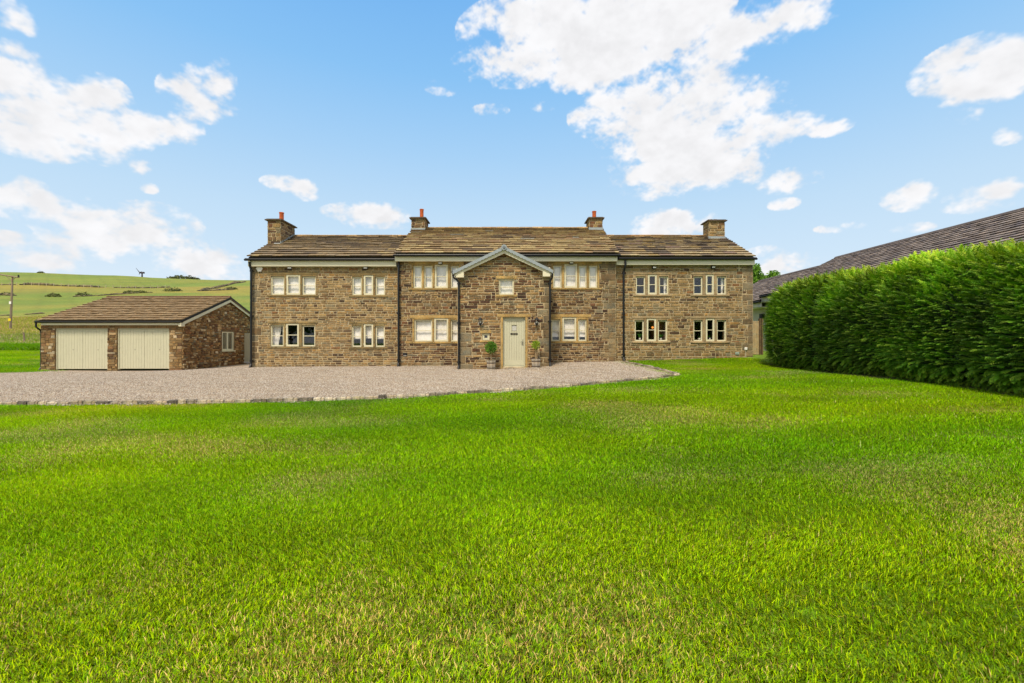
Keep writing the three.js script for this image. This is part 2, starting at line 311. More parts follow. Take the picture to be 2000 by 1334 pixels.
// gravel drive
function drape(poly, lift, step = 0.6) {
  let g = new THREE.ShapeGeometry(new THREE.Shape(poly.map(([x, d]) => new THREE.Vector2(x, d))));
  g = new TessellateModifier(step, 9).modify(flat(g));
  const p = g.attributes.position, uv = new Float32Array(p.count * 2);
  for (let i = 0; i < p.count; i++) { const x = p.getX(i), d = p.getY(i); p.setXYZ(i, x, ground(x, d) + lift, -d); uv[i * 2] = x; uv[i * 2 + 1] = d; }
  g.setAttribute('uv', new THREE.BufferAttribute(uv, 2)); g.deleteAttribute('normal'); g.computeVertexNormals();
  return g;
}
const PEBBLES = ['#c9beae', '#b8aa98', '#d3cabb', '#a89a88', '#c2b09c', '#95877a', '#dad2c4', '#b5a292'].map((c) => new THREE.Color(c));
{
  const grit = texture(1024, (u, v) => {
    const X = u * 150, Y = v * 150, ix = Math.floor(X), iy = Math.floor(Y); let best = 9, id = 0, second = 9;
    for (let j = -1; j <= 1; j++) for (let i = -1; i <= 1; i++) { const a = ((ix + i) % 150 + 150) % 150, b = ((iy + j) % 150 + 150) % 150, h = PERM[PERM[a] + b], k = PERM[h + 17]; const dx = ix + i + LAT[h] - X, dy = iy + j + LAT[k] - Y, q = dx * dx + dy * dy; if (q < best) { second = best; best = q; id = PERM[k + 31]; } else if (q < second) second = q; }
    const c = PEBBLES[id % 8], gap = smooth(0, 0.12, Math.sqrt(second) - Math.sqrt(best)), s = lerp(0.55, 1, gap) * (0.86 + 0.28 * tiled(u, v, 5, 41, 4));
    return [c.r * s, c.g * s, c.b * s].map((q) => Math.pow(Math.min(1, q), 1 / 2.2));
  }, { srgb: true });
  const gb = texture(512, (u, v) => grey(tiled(u, v, 70, 45, 3, 0.8)));
  const bed = drape(DRIVE, 0.03), bp = bed.attributes.position, bc = new Float32Array(bp.count * 3);
  for (let i = 0; i < bp.count; i++) { const x = bp.getX(i), d = -bp.getZ(i), n = 0.72 + 0.5 * fbm(x * 0.35, d * 0.8, 12, 4); bc.set([n, n * 0.985, n * 0.97], i * 3); }   // raked, worn and dusty areas
  bed.setAttribute('color', new THREE.BufferAttribute(bc, 3));
  structure('gravel_drive', bed, std({ map: scaled(grit, 0.5), bumpMap: scaled(gb, 0.5), bumpScale: 0.007, roughness: 1, vertexColors: true, color: '#d8d2c4' }));
}
// loose pebbles on it
{
  const r = rng(11), list = [], o = new THREE.Object3D();
  for (let k = 0; k < 110; k++) {
    const g = flat(new THREE.IcosahedronGeometry(1, 0)), s = 0.005 + r() * 0.009, a = Math.sqrt(r()) * 0.4, t = r() * 6.28;
    o.position.set(Math.cos(t) * a, s * 0.3, Math.sin(t) * a); o.rotation.set(r() * 6, r() * 6, r() * 6); o.scale.set(s * 1.3, s * 0.8, s); o.updateMatrix();
    g.deleteAttribute('uv'); list.push(tint(g.applyMatrix4(o.matrix), PEBBLES[Math.floor(r() * 8)].clone().multiplyScalar(0.85)));
  }
  const spots = [];
  for (let x = -27; x < 6; x += 0.42) for (let d = 8; d < 23; d += 0.42) { const X = x + (r() - 0.5) * 0.4, D = d + (r() - 0.5) * 0.4; if (inside(DRIVE, X, D) && Math.abs(X) < D * 1.3 + 1 && !(D > 20.6 && X > -12.3 && X < 5) && !(D > 18.7 && X > -2.5 && X < 1.9)) spots.push([X, D]); }
  const im = new THREE.InstancedMesh(mergeGeometries(list), std({ vertexColors: true, roughness: 0.95 }), spots.length);
  im.name = 'gravel'; im.userData = { kind: 'stuff', label: 'loose pinkish beige gravel spread over the drive', category: 'gravel' }; im.castShadow = im.receiveShadow = true;
  spots.forEach(([x, d], i) => { o.position.set(x, ground(x, d) + 0.03, -d); o.rotation.set(0, r() * 6.28, 0); o.scale.setScalar(1); o.updateMatrix(); im.setMatrixAt(i, o.matrix); });
  scene.add(im);
}
// stone setts along the edge of the drive
{
  const r = rng(23), o = thing('stone_edging', 'row of weathered stone setts edging the gravel drive against the lawn', 'edging', [EDGE_FRONT[8][0], ground(...EDGE_FRONT[8]), -EDGE_FRONT[8][1]]);
  const tones = ['#b09e82', '#bfae92', '#8f8270', '#ccbca0', '#a0927c', '#6f6558', '#b0a27e'].map((c) => new THREE.Color(c));
  const path = [...EDGE_FRONT.slice(2), ...EDGE_SIDE.slice(1)];
  const curve = []; let carry = 0;
  for (let k = 0; k + 1 < path.length; k++) { const [x0, d0] = path[k], [x1, d1] = path[k + 1], L = Math.hypot(x1 - x0, d1 - d0); for (let s = carry; s < L; s += 0.02) curve.push([lerp(x0, x1, s / L), lerp(d0, d1, s / L)]); }
  for (let i = 0; i + 6 < curve.length;) {
    const n = 9 + Math.floor(r() * 8), a = curve[i], b = curve[Math.min(curve.length - 1, i + n)]; i += n + 1;
    const cx = (a[0] + b[0]) / 2, cd = (a[1] + b[1]) / 2, len = Math.hypot(b[0] - a[0], b[1] - a[1]), ang = Math.atan2(b[1] - a[1], b[0] - a[0]);
    const h = 0.08 + r() * 0.025, w = 0.1 + r() * 0.03, j = () => (r() - 0.5) * 0.016, X = len / 2, ring = (y, q) => [[-X + q + j(), y + j(), w / 2 - q + j()], [X - q + j(), y + j(), w / 2 - q + j()], [X - q + j(), y + j(), -w / 2 + q + j()], [-X + q + j(), y + j(), -w / 2 + q + j()]];
    const g = tint(solid([ring(-0.08, 0), ring(h - 0.018, 0), ring(h, 0.016)]), tones[Math.floor(r() * 7)].clone().multiplyScalar(0.85 + r() * 0.5));
    g.rotateY(ang).translate(cx, ground(cx, cd), -cd);
    part(o, 'sett', g, M.stone);
  }
}

// ---------------------------------------------------------------- grass
const HEDGE_FACE = (d) => 8.8 + (d - 7.84) * 0.1434;       // x of the hedge's near face
{
  const r = rng(5), COLORS = ['#9ed60a', '#aee00c', '#8ac60a', '#acd40e', '#78b60a', '#b6d416'].map((c) => new THREE.Color(c)), STRAW = ['#d8c88a', '#c8b474', '#e0d4a0'].map((c) => new THREE.Color(c));
  // a round tuft of mown blades; lean bends them the way the mower went
  function tuft(n, R, len, wid, lean, straw) {
    const P = [], C = [];
    for (let k = 0; k < n; k++) {
      const a = Math.sqrt(r()) * R, t = r() * 6.283, x = Math.cos(t) * a, z = Math.sin(t) * a, l = len * (0.55 + r() * 0.7), w = wid * (0.7 + r() * 0.6), f = r() * 6.283, bend = l * (0.25 + r() * 0.7), dir = r() * 6.283;
      const bx = Math.cos(dir) * bend + lean[0] * l, bz = Math.sin(dir) * bend + lean[1] * l, wx = Math.cos(f) * w / 2, wz = Math.sin(f) * w / 2, y = Math.sqrt(Math.max(0.15, 1 - (bx * bx + bz * bz) / (l * l * 1.6))) * l;
      const c = (r() < straw ? STRAW[Math.floor(r() * 3)] : COLORS[Math.floor(r() * 6)]).clone().multiplyScalar(0.8 + r() * 0.45);
      const m = [x + bx * 0.4, y * 0.62, z + bz * 0.4];
      P.push(x - wx, 0, z - wz, x + wx, 0, z + wz, m[0] + wx * 0.8, m[1], m[2] + wz * 0.8, x - wx, 0, z - wz, m[0] + wx * 0.8, m[1], m[2] + wz * 0.8, m[0] - wx * 0.8, m[1], m[2] - wz * 0.8);
      P.push(m[0] - wx * 0.8, m[1], m[2] - wz * 0.8, m[0] + wx * 0.8, m[1], m[2] + wz * 0.8, x + bx, y, z + bz);
      for (let i = 0; i < 9; i++) C.push(c.r, c.g, c.b);
    }
    const g = new THREE.BufferGeometry(); g.setAttribute('position', new THREE.Float32BufferAttribute(P, 3)); g.setAttribute('color', new THREE.Float32BufferAttribute(C, 3)); g.computeVertexNormals();
    const N = g.attributes.normal; for (let i = 0; i < N.count; i++) { const s = N.getY(i) < 0 ? -1 : 1, v = new THREE.Vector3(N.getX(i) * s, N.getY(i) * s + 0.9, N.getZ(i) * s).normalize(); N.setXYZ(i, v.x, v.y, v.z); }
    return g;
  }
  const blade = new THREE.MeshPhysicalMaterial({ vertexColors: true, roughness: 1, transmission: 0.35, thickness: 0, specularIntensity: 0.08 });
  const kinds = [tuft(900, 0.3, 0.034, 0.0037, [0.5, 0.2], 0.03), tuft(900, 0.3, 0.034, 0.0037, [-0.5, 0.2], 0.03), tuft(800, 0.3, 0.032, 0.0036, [0.1, -0.4], 0.12), tuft(720, 0.3, 0.029, 0.0036, [0, 0.2], 0.42)];
  const spots = kinds.map(() => []), o = new THREE.Object3D(), col = new THREE.Color();
  const blocked = (x, d) => inside(DRIVE, x, d) || (d > 20.85 && x > -12.2 && x < 11.2) || (x > HEDGE_FACE(d) + 0.08 - 0.36 * Math.exp(-((d - 12) ** 2) / 2.4)) || (x < -23.9 && d > 20.9 && d < 22.2 && inside(DRIVE, x, d));
  function sow(x, d, s) {
    const X = x + (r() - 0.5) * 0.24 * s, D = d + (r() - 0.5) * 0.24 * s;
    if (blocked(X, D)) return;
    const dryness = fbm(X * 0.55 + 3, D * 0.9, 2, 4) + (r() - 0.5) * 0.12, stripe = Math.sin((D * 1.0 + X * 0.16 + Math.sin(X * 0.3) * 0.5) * 4.2) + (r() - 0.5) * 1.5;
    const k = dryness > 0.615 ? 3 : dryness > 0.565 ? 2 : stripe > 0 ? 0 : 1;
    spots[k].push([X, D, s * (0.9 + r() * 0.25), fbm(X * 0.9, D * 1.3, 7, 4), fbm(X * 0.25 + 8, D * 0.4, 5, 3), stripe]);
  }
  for (let d = 1.2; d < 21.2;) {
    const s = d < 5 ? 1 : d < 10 ? 1.35 : 1.8, st = 0.155 * s;
    for (let x = -(d * 1.22 + 1.6); x < Math.min(d * 1.22 + 1.6, 11.6); x += st) sow(x, d, s);
    d += st;
  }
  for (let d = 20; d < 40; d += 0.6) for (let x = -46; x < -23; x += 0.5) if (x > -d * 1.25 - 2 && x < -d * 0.9) sow(x, d, 3);
  const lawn = new THREE.Group(); lawn.name = 'lawn_grass'; lawn.userData = { kind: 'stuff', label: 'short mown green lawn with straw coloured patches', category: 'grass' }; scene.add(lawn);
  kinds.forEach((g, k) => {
    const im = new THREE.InstancedMesh(g, blade, spots[k].length); im.name = k < 3 ? 'green_blades' : 'straw_blades'; im.userData.kind = 'stuff'; im.castShadow = im.receiveShadow = true;
    spots[k].forEach(([x, d, s, n1, n2, st], i) => {
      o.position.set(x, ground(x, d) - 0.004, -d); o.rotation.set(0, (r() - 0.5) * 1.2, 0); o.scale.set(s, s * (0.8 + n1 * 0.5) * (s > 1.5 ? 0.8 : 1), s); o.updateMatrix(); im.setMatrixAt(i, o.matrix);
      const q = 0.93 + (n1 - 0.5) * 0.75 + (n2 - 0.5) * 0.5 + (r() - 0.5) * 0.1; col.setRGB(q * (0.92 + (n2 - 0.5) * 0.8), q, q * 0.7); im.setColorAt(i, col);
    });
    lawn.add(im);
  });
  // uncut grass along the field boundary behind the garage, and in the field beyond
  const long = tuft(150, 0.5, 0.55, 0.02, [0.15, 0], 0.08), pasture = tuft(120, 0.7, 0.32, 0.022, [0.2, 0.1], 0.4);
  for (const [name, label, geo, test, step, tone] of [
    ['long_grass', 'dark strip of uncut long grass at the edge of the back lawn', long, (x) => [40.2 + (x + 38) * 0.06, 42.6 + (x + 38) * 0.06], 0.45, [0.5, 0.66, 0.6]],
    ['field_grass', 'tufted pasture grass in the field behind the garage', pasture, () => [42, 112], 1.15, [1.15, 0.9, 1]]]) {
    const S = [];
    for (let x = -112; x < -18; x += step) { const [a, b] = test(x); for (let d = a; d < b; d += step) { const D = d + r() * step, X = x + r() * step; if (X > -D * 1.25 && X < -D * 0.45) S.push([X, D]); } }
    const im = new THREE.InstancedMesh(geo, blade, S.length); im.name = name; im.userData = { kind: 'stuff', label, category: 'grass' }; im.castShadow = im.receiveShadow = true;
    S.forEach(([x, d], i) => { const n = fbm(x * 0.2, d * 0.2, 3, 3); o.position.set(x, ground(x, d) - 0.03, -d); o.rotation.set(0, r() * 6.28, 0); o.scale.set(1.3, 0.5 + n * 0.9, 1.3); o.updateMatrix(); im.setMatrixAt(i, o.matrix); const q = 0.7 + n * 0.6; { const w = name === 'field_grass' ? smooth(48, 72, d + (n - 0.5) * 30) : 1; col.setRGB(lerp(0.85, tone[0], w) * q, lerp(0.88, tone[1], w) * q, tone[2] * q); }; im.setColorAt(i, col); });
    scene.add(im);
  }
}

// ---------------------------------------------------------------- masonry
function picker(palette, r, vary = 0.3) { const sum = palette.reduce((s, p) => s + p[1], 0), C = palette.map((p) => new THREE.Color(p[0])); return () => { let t = r() * sum; for (let i = 0; i < palette.length; i++) if ((t -= palette[i][1]) <= 0) return C[i].clone().multiplyScalar(1 - vary / 2 + r() * vary); return C[0].clone(); }; }
const frontMap = (d) => (u, v, n) => [u, v, -d + n];       // a wall that faces the camera side (+z)
const eastMap = (x) => (u, v, n) => [x + n, v, -u];        // a wall that faces +x; u is the distance
// one stone: its own outline, arris and uneven face
function stone(q, map, r, { jit = 0.014, proud = 0.014, joint = 0.03, arris = 0.012 }) {
  const j = () => (r() - 0.5) * jit, c = q.map(([u, v], i) => [u + (i === 0 || i === 3 ? joint : -joint) / 2 + j(), v + (i < 2 ? joint : -joint) / 2 + j()]);
  const cu = (c[0][0] + c[1][0] + c[2][0] + c[3][0]) / 4, cv = (c[0][1] + c[1][1] + c[2][1] + c[3][1]) / 4, p = proud * (0.6 + r() * 0.9);
  const ring = (inset, n, w) => c.map(([u, v]) => { const a = Math.sign(cu - u) * Math.min(inset, Math.abs(cu - u) * 0.6), b = Math.sign(cv - v) * Math.min(inset, Math.abs(cv - v) * 0.6); return map(u + a, v + b, n + (r() - 0.5) * w); });
  return solid([ring(0, -0.012, 0), ring(0, p * 0.55, 0.003), ring(arris, p, 0.008)]);
}
const DRESSED = [['#9d8a66', 3], ['#8f7d5e', 3], ['#a5926e', 2], ['#86704f', 2], ['#8d8268', 2]];
function coursed({ u0, u1, v0, top, holes = [], quoins = [], map, seed, course, width, palette, style = {}, dist, split = 0.12 }) {
  const r = rng(seed), color = picker(palette, r), dressed = picker(DRESSED, r, 0.2), list = [];
  const emit = (q, big) => {
    const w = q[1][0] - q[0][0], h = Math.max(q[3][1], q[2][1]) - q[0][1];
    if (w < 0.05 || h < 0.035) return;
    const geo = stone(q, map, r, style), g = tint(geo, big ? dressed() : color());
    const uv = g.attributes.uv, ou = r() * 7, ov = r() * 7; for (let i = 0; i < uv.count; i++) uv.setXY(i, uv.getX(i) + ou, uv.getY(i) + ov);
    list.push({ geo: g, area: w * h / (dist * dist) });
  };
  const put = (a, b, c, d) => {
    let rects = [[a, b, c, d]];
    for (const [x0, x1, y0, y1] of [...holes, ...quoins]) rects = rects.flatMap((q) => {
      if (q[1] <= x0 || q[0] >= x1 || q[3] <= y0 || q[2] >= y1) return [q];
      const l = Math.max(q[0], x0), m = Math.min(q[1], x1);
      return [[q[0], x0, q[2], q[3]], [x1, q[1], q[2], q[3]], [l, m, y1, q[3]], [l, m, q[2], y0]].filter((s) => s[1] - s[0] > 0.04 && s[3] - s[2] > 0.03);
    });
    for (const [x0, x1, y0, y1] of rects) {
      const ta = top(x0), tb = top(x1); if (Math.max(ta, tb) < y0 + 0.04) continue;
      emit([[x0, y0], [x1, y0], [x1, Math.max(y0 + 0.012, Math.min(y1, tb))], [x0, Math.max(y0 + 0.012, Math.min(y1, ta))]]);
    }
  };
  for (const [x0, x1, y0, y1] of quoins) emit([[x0, y0], [x1, y0], [x1, y1], [x0, y1]], true);
  let peak = 0; for (let u = u0; u <= u1; u += (u1 - u0) / 40) peak = Math.max(peak, top(u));
  for (let v = v0; v < peak - 0.03;) {
    const h = course[0] + Math.pow(r(), 1.3) * (course[1] - course[0]), lean = (r() - 0.5) * 0.012;
    for (let u = u0 - r() * 0.2; u < u1 - 0.03;) {
      let w = width[0] + Math.pow(r(), 1.6) * (width[1] - width[0]); if (u1 - (u + w) < width[0] * 0.6) w = u1 - u;
      const a = Math.max(u, u0), b = Math.min(u + w, u1);
      if (h > 0.13 && r() < split) { const m = v + h * (0.38 + r() * 0.24); put(a, b, v, m); put(a, b, m, v + h); } else put(a, b, v, v + h);
      u += w;
    }
    v += h;
  }
  return list;
}
// alternating corner stones up an edge
function corner(edge, dir, v0, v1, r, [a, b], [h0, h1]) { const out = []; let k = 0; for (let v = v0; v < v1 - 0.1; k++) { const h = Math.min(h0 + r() * (h1 - h0), v1 - v), w = (k % 2 ? a : b) * (0.85 + r() * 0.3); out.push(dir > 0 ? [edge, edge + w, v, v + h] : [edge - w, edge, v, v + h]); v += h; } return out; }
function wallBody(outline, holes, thickness) {
  const s = new THREE.Shape(outline.map(([x, y]) => new THREE.Vector2(x, y)));
  for (const [x0, x1, y0, y1] of holes) { const h = new THREE.Path(); h.moveTo(x0, y0); h.lineTo(x0, y1); h.lineTo(x1, y1); h.lineTo(x1, y0); h.closePath(); s.holes.push(h); }
  return new THREE.ExtrudeGeometry(s, { depth: thickness, bevelEnabled: false }).translate(0, 0, -thickness);
}
const toFront = (g, d) => g.translate(0, 0, -d);
const toEast = (g, x) => g.applyMatrix4(new THREE.Matrix4().makeBasis(new THREE.Vector3(0, 0, -1), new THREE.Vector3(0, 1, 0), new THREE.Vector3(1, 0, 0)).setPosition(x, 0, 0));
// a slab between an eave line and a ridge line
function slab(x0, x1, [dA, yA], [dB, yB], th) {
  const l = Math.hypot(dB - dA, yB - yA), ny = Math.abs(dB - dA) / l * th, nd = Math.sign(dB - dA) * (yB - yA) / l * th;
  const A = (x) => [x, yA, -dA], B = (x) => [x, yB, -dB], a = (x) => [x, yA - ny, -(dA + nd)], b = (x) => [x, yB - ny, -(dB + nd)];
  const P = [], q = (m, n, o, p) => P.push(...m, ...n, ...o, ...m, ...o, ...p);
  q(A(x0), A(x1), B(x1), B(x0)); q(a(x1), a(x0), b(x0), b(x1)); q(a(x0), a(x1), A(x1), A(x0)); q(B(x0), B(x1), b(x1), b(x0)); q(a(x0), A(x0), B(x0), b(x0)); q(A(x1), a(x1), b(x1), B(x1));
  return raw(P);
}
// rows of slates on a slope whose rows run along x (axis 'x') or along the distance (axis 'd')
function slates({ from, to, eave, ridge, e0, e1, width, thick, palette, seed, axis = 'x', dist, jit = 0.012, vary = 0.22, hue = () => 1 }) {
  const r = rng(seed), color = picker(palette, r, vary), list = [], [pa, ya] = eave, [pb, yb] = ridge, L = Math.hypot(pb - pa, yb - ya), sp = (pb - pa) / L, sy = (yb - ya) / L;
  const np = -sy * Math.sign(sp || 1) * Math.sign(sp || 1), P = (u, s, n) => { const p = pa + sp * s - sy * n * Math.sign(sp), y = ya + sy * s + Math.abs(sp) * n; return axis === 'x' ? [u, y, -p] : [p, y, -u]; };
  const starts = [-0.05]; for (let s = -0.05; s < L - 0.05;) { const e = lerp(e0, e1, Math.max(0, s) / L) * (1 - vary * 0.35 + r() * vary * 0.7); s += e; if (s < L - 0.05) starts.push(s); }
  starts.forEach((s, k) => {
    const e = (starts[k + 1] ?? L) - s, len = Math.min(e * 1.45, L - s + 0.02), sc = lerp(1, 0.75, s / L);
    for (let u = from - r() * width[1] * 0.6; u < to - 0.02;) {
      const w = (width[0] + r() * (width[1] - width[0])) * sc, a = Math.max(from - r() * jit, u + 0.004), b = u + w > to - width[0] * 0.4 ? to + (r() - 0.5) * jit * 2 : u + w - 0.004; u += w;
      if (b - a < 0.08) continue;
      const t = thick * (0.75 + r() * 0.5), j = () => (r() - 0.5) * jit, lo = 0.02 + thick * 0.8, flip = axis === 'd';
      const c = [P(a + j(), s + 0.035 + j(), lo - 0.01), P(b + j(), s + 0.035 + j(), lo - 0.01), P(b, s + len, 0.004), P(a, s + len, 0.004)], d = [P(a + j(), s + j(), lo + t), P(b + j(), s + j(), lo + t), P(b, s + len, t * 0.8), P(a, s + len, t * 0.8)];
      const rings = flip ? [[c[3], c[2], c[1], c[0]], [d[3], d[2], d[1], d[0]]] : [c, d];
      const g = tint(solid(sp * (flip ? -1 : 1) < 0 ? rings.map((q) => q.slice().reverse()) : rings), color().multiplyScalar(hue(s / L, r)));
      const uv = g.attributes.uv, ou = r() * 9, ov = r() * 9; for (let i = 0; i < uv.count; i++) uv.setXY(i, uv.getX(i) + ou, uv.getY(i) * 1.6 + ov);
      list.push({ geo: g, area: (b - a) * e / (dist * dist) });
      if (u >= to) break;
    }
  });
  return list;
}
function gutter(x0, x1, y, d, r = 0.062) {
  const g = new THREE.CylinderGeometry(r, r, x1 - x0, 12, 1, true, 0, Math.PI); g.rotateX(0).rotateZ(Math.PI / 2);
  const h = g; h.rotateX(Math.PI / 2);
  return merge([move(h, (x0 + x1) / 2, y, -d), box(x0, x1, y - 0.006, y + 0.012, -d + r - 0.004, -d + r + 0.012), move(new THREE.SphereGeometry(r, 10, 6, 0, 6.3, Math.PI / 2, Math.PI / 2), x0, y, -d), move(new THREE.SphereGeometry(r, 10, 6, 0, 6.3, Math.PI / 2, Math.PI / 2), x1, y, -d)]);
}
function downpipe(points, r = 0.05) {
  const list = [tube(points, r, 10)], a = points[points.length - 2], b = points[points.length - 1], n = 3;
  for (let k = 0; k < n; k++) { const y = lerp(a[1] - 0.1, b[1] + 0.25, k / (n - 1)); list.push(pole([b[0], y, b[2]], [b[0], y + 0.09, b[2]], r * 1.28, r * 1.28, 12), box(b[0] - r * 1.9, b[0] + r * 1.9, y + 0.02, y + 0.06, b[2] - r * 1.5, b[2] - r * 0.7)); }
  list.push(pole([b[0], b[1] + 0.14, b[2]], [b[0], b[1] + 0.0, b[2] + 0.1], r * 1.15, r * 1.2, 10));
  return merge(list);
}

// ---------------------------------------------------------------- the farmhouse
const DL = 21, DC = 20.8, DR = 21, DP = 19;                // distances of the four front walls
const house = thing('stone_farmhouse', 'long two storey brown stone farmhouse with gabled porch and four chimneys', 'house', [0, 0, -21]);
const WARM = [['#ab8f60', 5], ['#9f8458', 5], ['#b29664', 3], ['#8f7752', 3.4], ['#7a5f3f', 2.4], ['#8e6842', 1.2], ['#988a6a', 2.6], ['#604a34', 1.5], ['#ad8850', 1.3]];
const DEEP = [['#a0845c', 4.4], ['#92774e', 4], ['#806446', 3.5], ['#6a4e38', 2.8], ['#825c3e', 1.1], ['#93866a', 3], ['#523c2c', 2], ['#ae905c', 1.4]];
const PORCH = [['#ac8c5e', 4.5], ['#9c7c52', 4], ['#8a6a44', 3], ['#704e36', 2.6], ['#9c8e6e', 2.6], ['#583e2e', 2], ['#b89864', 2], ['#8a6242', 1]];
const tones = { left: new THREE.Color('#a08a5c'), gold: new THREE.Color('#cbab6c'), right: new THREE.Color('#b39d76') };
const ySill = 0.085;

// windows: [light left, light right, head] in surveyed pixels at the wall's distance; the tall light is an opening casement
const WINDOWS = [
  { wall: 'left', d: DL, y: 575.8, lights: [[528.4, 555, 539.7], [559, 586, 536.8], [589.8, 616.5, 539.7]], blind: 1, tone: 'left' },
  { wall: 'left', d: DL, y: 576.4, lights: [[687.4, 706.2, 540.7], [710.3, 728.7, 537.6], [733, 751.6, 540.7]], blind: 1, tone: 'left' },
  { wall: 'left', d: DL, y: 676.8, lights: [[528, 553.6, 635], [558.4, 583.4, 632], [589.8, 615.3, 635.7]], blind: 0, tone: 'left', curtain: 1 },
  { wall: 'left', d: DL, y: 677.8, lights: [[687, 705.7, 636.5], [710.3, 728.7, 632.7], [733, 751.1, 636.7]], blind: 0.62, tone: 'left' },
  { wall: 'centre', d: DC, y: 562.8, lights: [[807.2, 823.7, 519], [828.2, 844.5, 519], [849.2, 874.6, 516.7], [880, 896.5, 519.5]], blind: 1, tone: 'gold', jamb: 1 },
  { wall: 'centre', d: DC, y: 562.2, lights: [[1080.5, 1097.2, 518.5], [1102.5, 1127.4, 515.4], [1130.5, 1146, 518.5], [1150.5, 1166.8, 518.5]], blind: 1, tone: 'gold', jamb: 1 },
  { wall: 'centre', d: DC, y: 667.2, lights: [[809, 844, 624], [848, 875.4, 621.6], [880, 897, 624.6]], blind: 1, tone: 'gold', jamb: 1 },
  { wall: 'centre', d: DC, y: 666.4, lights: [[1077, 1094, 624], [1098.5, 1125.6, 619.6], [1129.5, 1145.8, 624]], blind: 0.8, tone: 'gold', jamb: 1 },
  { wall: 'right', d: DR, y: 575.3, lights: [[1242.3, 1260.7, 540], [1265.7, 1283, 536.4], [1287.5, 1305.8, 540]], blind: 0, tone: 'right', net: 1 },
  { wall: 'right', d: DR, y: 575.3, lights: [[1354.6, 1372.8, 540], [1378.8, 1394.5, 536.4], [1400.3, 1418.7, 540]], blind: 0, tone: 'right', net: 1 },
  { wall: 'right', d: DR, y: 666.8, lights: [[1240, 1258, 625.4], [1263.3, 1281.7, 622.2], [1285.4, 1303.5, 625.4]], blind: 0, tone: 'right' },
  { wall: 'right', d: DR, y: 666.8, lights: [[1354.6, 1372.8, 625.4], [1378.8, 1395.8, 622.2], [1400.3, 1418.7, 625.4]], blind: 0, tone: 'right' },
  { wall: 'porch', d: DP, y: 575.7, lights: [[974.6, 1003.4, 544.8]], blind: 1, tone: 'gold' },
  { wall: 'porch', d: DP, y: 664.7, lights: [[941.8, 956, 651]], blind: 0, tone: 'gold', vent: 1 },
];
for (const w of WINDOWS) {
  w.L = w.lights.map(([a, b, t]) => [at(a, w.d), at(b, w.d), up(t, w.d)]); w.y0 = up(w.y, w.d);
  const x0 = w.L[0][0], x1 = w.L[w.L.length - 1][1], y1 = Math.max(...w.L.map((l) => l[2]));
  const jamb = w.jamb ? 0.085 : 0;
  w.hole = [x0 - jamb, x1 + jamb, w.y0, y1];
  const e = w.vent ? 0.1 : 0.14;
  w.sill = [x0 - jamb - e, x1 + jamb + e, w.y0 - ySill, w.y0]; w.lintel = [x0 - jamb - e * 0.9, x1 + jamb + e * 0.9, y1, y1 + (w.tone === 'gold' ? 0.13 : 0.11)];
}
const of = (wall) => WINDOWS.filter((w) => w.wall === wall);
const DOOR = [at(982.6, DP), at(1026, DP), up(716.4, DP), up(619.4, DP)];

// walls
const xL = at(490, DL), xA = at(776, DC), xB = at(1203, DC), xR = at(1470.5, DR), topL = up(519.5, DL), topC = up(509.5, DC), topR = up(517, DR), pL = at(893.5, DP), pR = at(1075.5, DP);
const apex = [at(984.5, DP), up(489, DP)], porchTop = (u) => apex[1] - Math.abs(u - apex[0]) * 0.495;
const r6 = rng(600);
const sets = [];
function frontWall(name, d, x0, x1, top, flat, windows, extra, cfg) {
  const holes = windows.map((w) => w.hole).concat(extra), low = -0.35;
  const outline = flat !== undefined ? [[x0, low], [x1, low], [x1, flat], [x0, flat]] : [[x0, low], [x1, low], [x1, top(x1)], apex, [x0, top(x0)]];
  const body = part(house, name, toFront(wallBody(outline, holes, 0.36), d), cfg.mortar ?? M.mortar);
  const list = coursed({ u0: x0, u1: x1, v0: cfg.v0, top, holes: holes.concat(windows.flatMap((w) => [w.sill, w.lintel]), cfg.keep ?? []), map: frontMap(d), dist: d, ...cfg });
  sets.push({ parent: body, list });
  return body;
}
frontWall('front_wall', DL, xL, xA + 0.05, () => topL, topL, of('left'), [], { v0: -0.1, seed: 61, course: [0.08, 0.15], width: [0.15, 0.5], palette: WARM, quoins: corner(xL, 1, -0.1, topL, r6, [0.3, 0.42], [0.2, 0.36]) });
frontWall('front_wall', DC, xA, xB, () => topC, topC, of('centre'), [], { v0: -0.05, seed: 62, course: [0.08, 0.155], width: [0.15, 0.48], palette: DEEP, style: { jit: 0.018, joint: 0.027, proud: 0.018 }, quoins: corner(xB, -1, 0.05, topC, r6, [0.34, 0.62], [0.16, 0.3]) });
frontWall('front_wall', DR, xB - 0.1, xR, () => topR, topR, of('right'), [], { v0: 0.05, seed: 63, course: [0.08, 0.165], width: [0.16, 0.52], palette: WARM, quoins: corner(xR, -1, 0.2, topR, r6, [0.28, 0.44], [0.2, 0.36]) });
const doorKeep = [[DOOR[0] - 0.1, DOOR[0], -0.2, DOOR[3]], [DOOR[1], DOOR[1] + 0.1, -0.2, DOOR[3]], [DOOR[0] - 0.24, DOOR[1] + 0.24, DOOR[3], DOOR[3] + 0.12]];
const porchWall = frontWall('porch_wall', DP, pL, pR, porchTop, undefined, of('porch'), [DOOR], { v0: -0.12, seed: 64, course: [0.075, 0.155], width: [0.16, 0.58], palette: PORCH, split: 0.2, style: { jit: 0.022, joint: 0.034, proud: 0.022 }, keep: doorKeep, quoins: [...corner(pL, 1, -0.12, 1.9, r6, [0.36, 0.56], [0.2, 0.4]), ...corner(pR, -1, 0, 3.6, r6, [0.3, 0.5], [0.2, 0.36])] });
const stoneSets = sets;

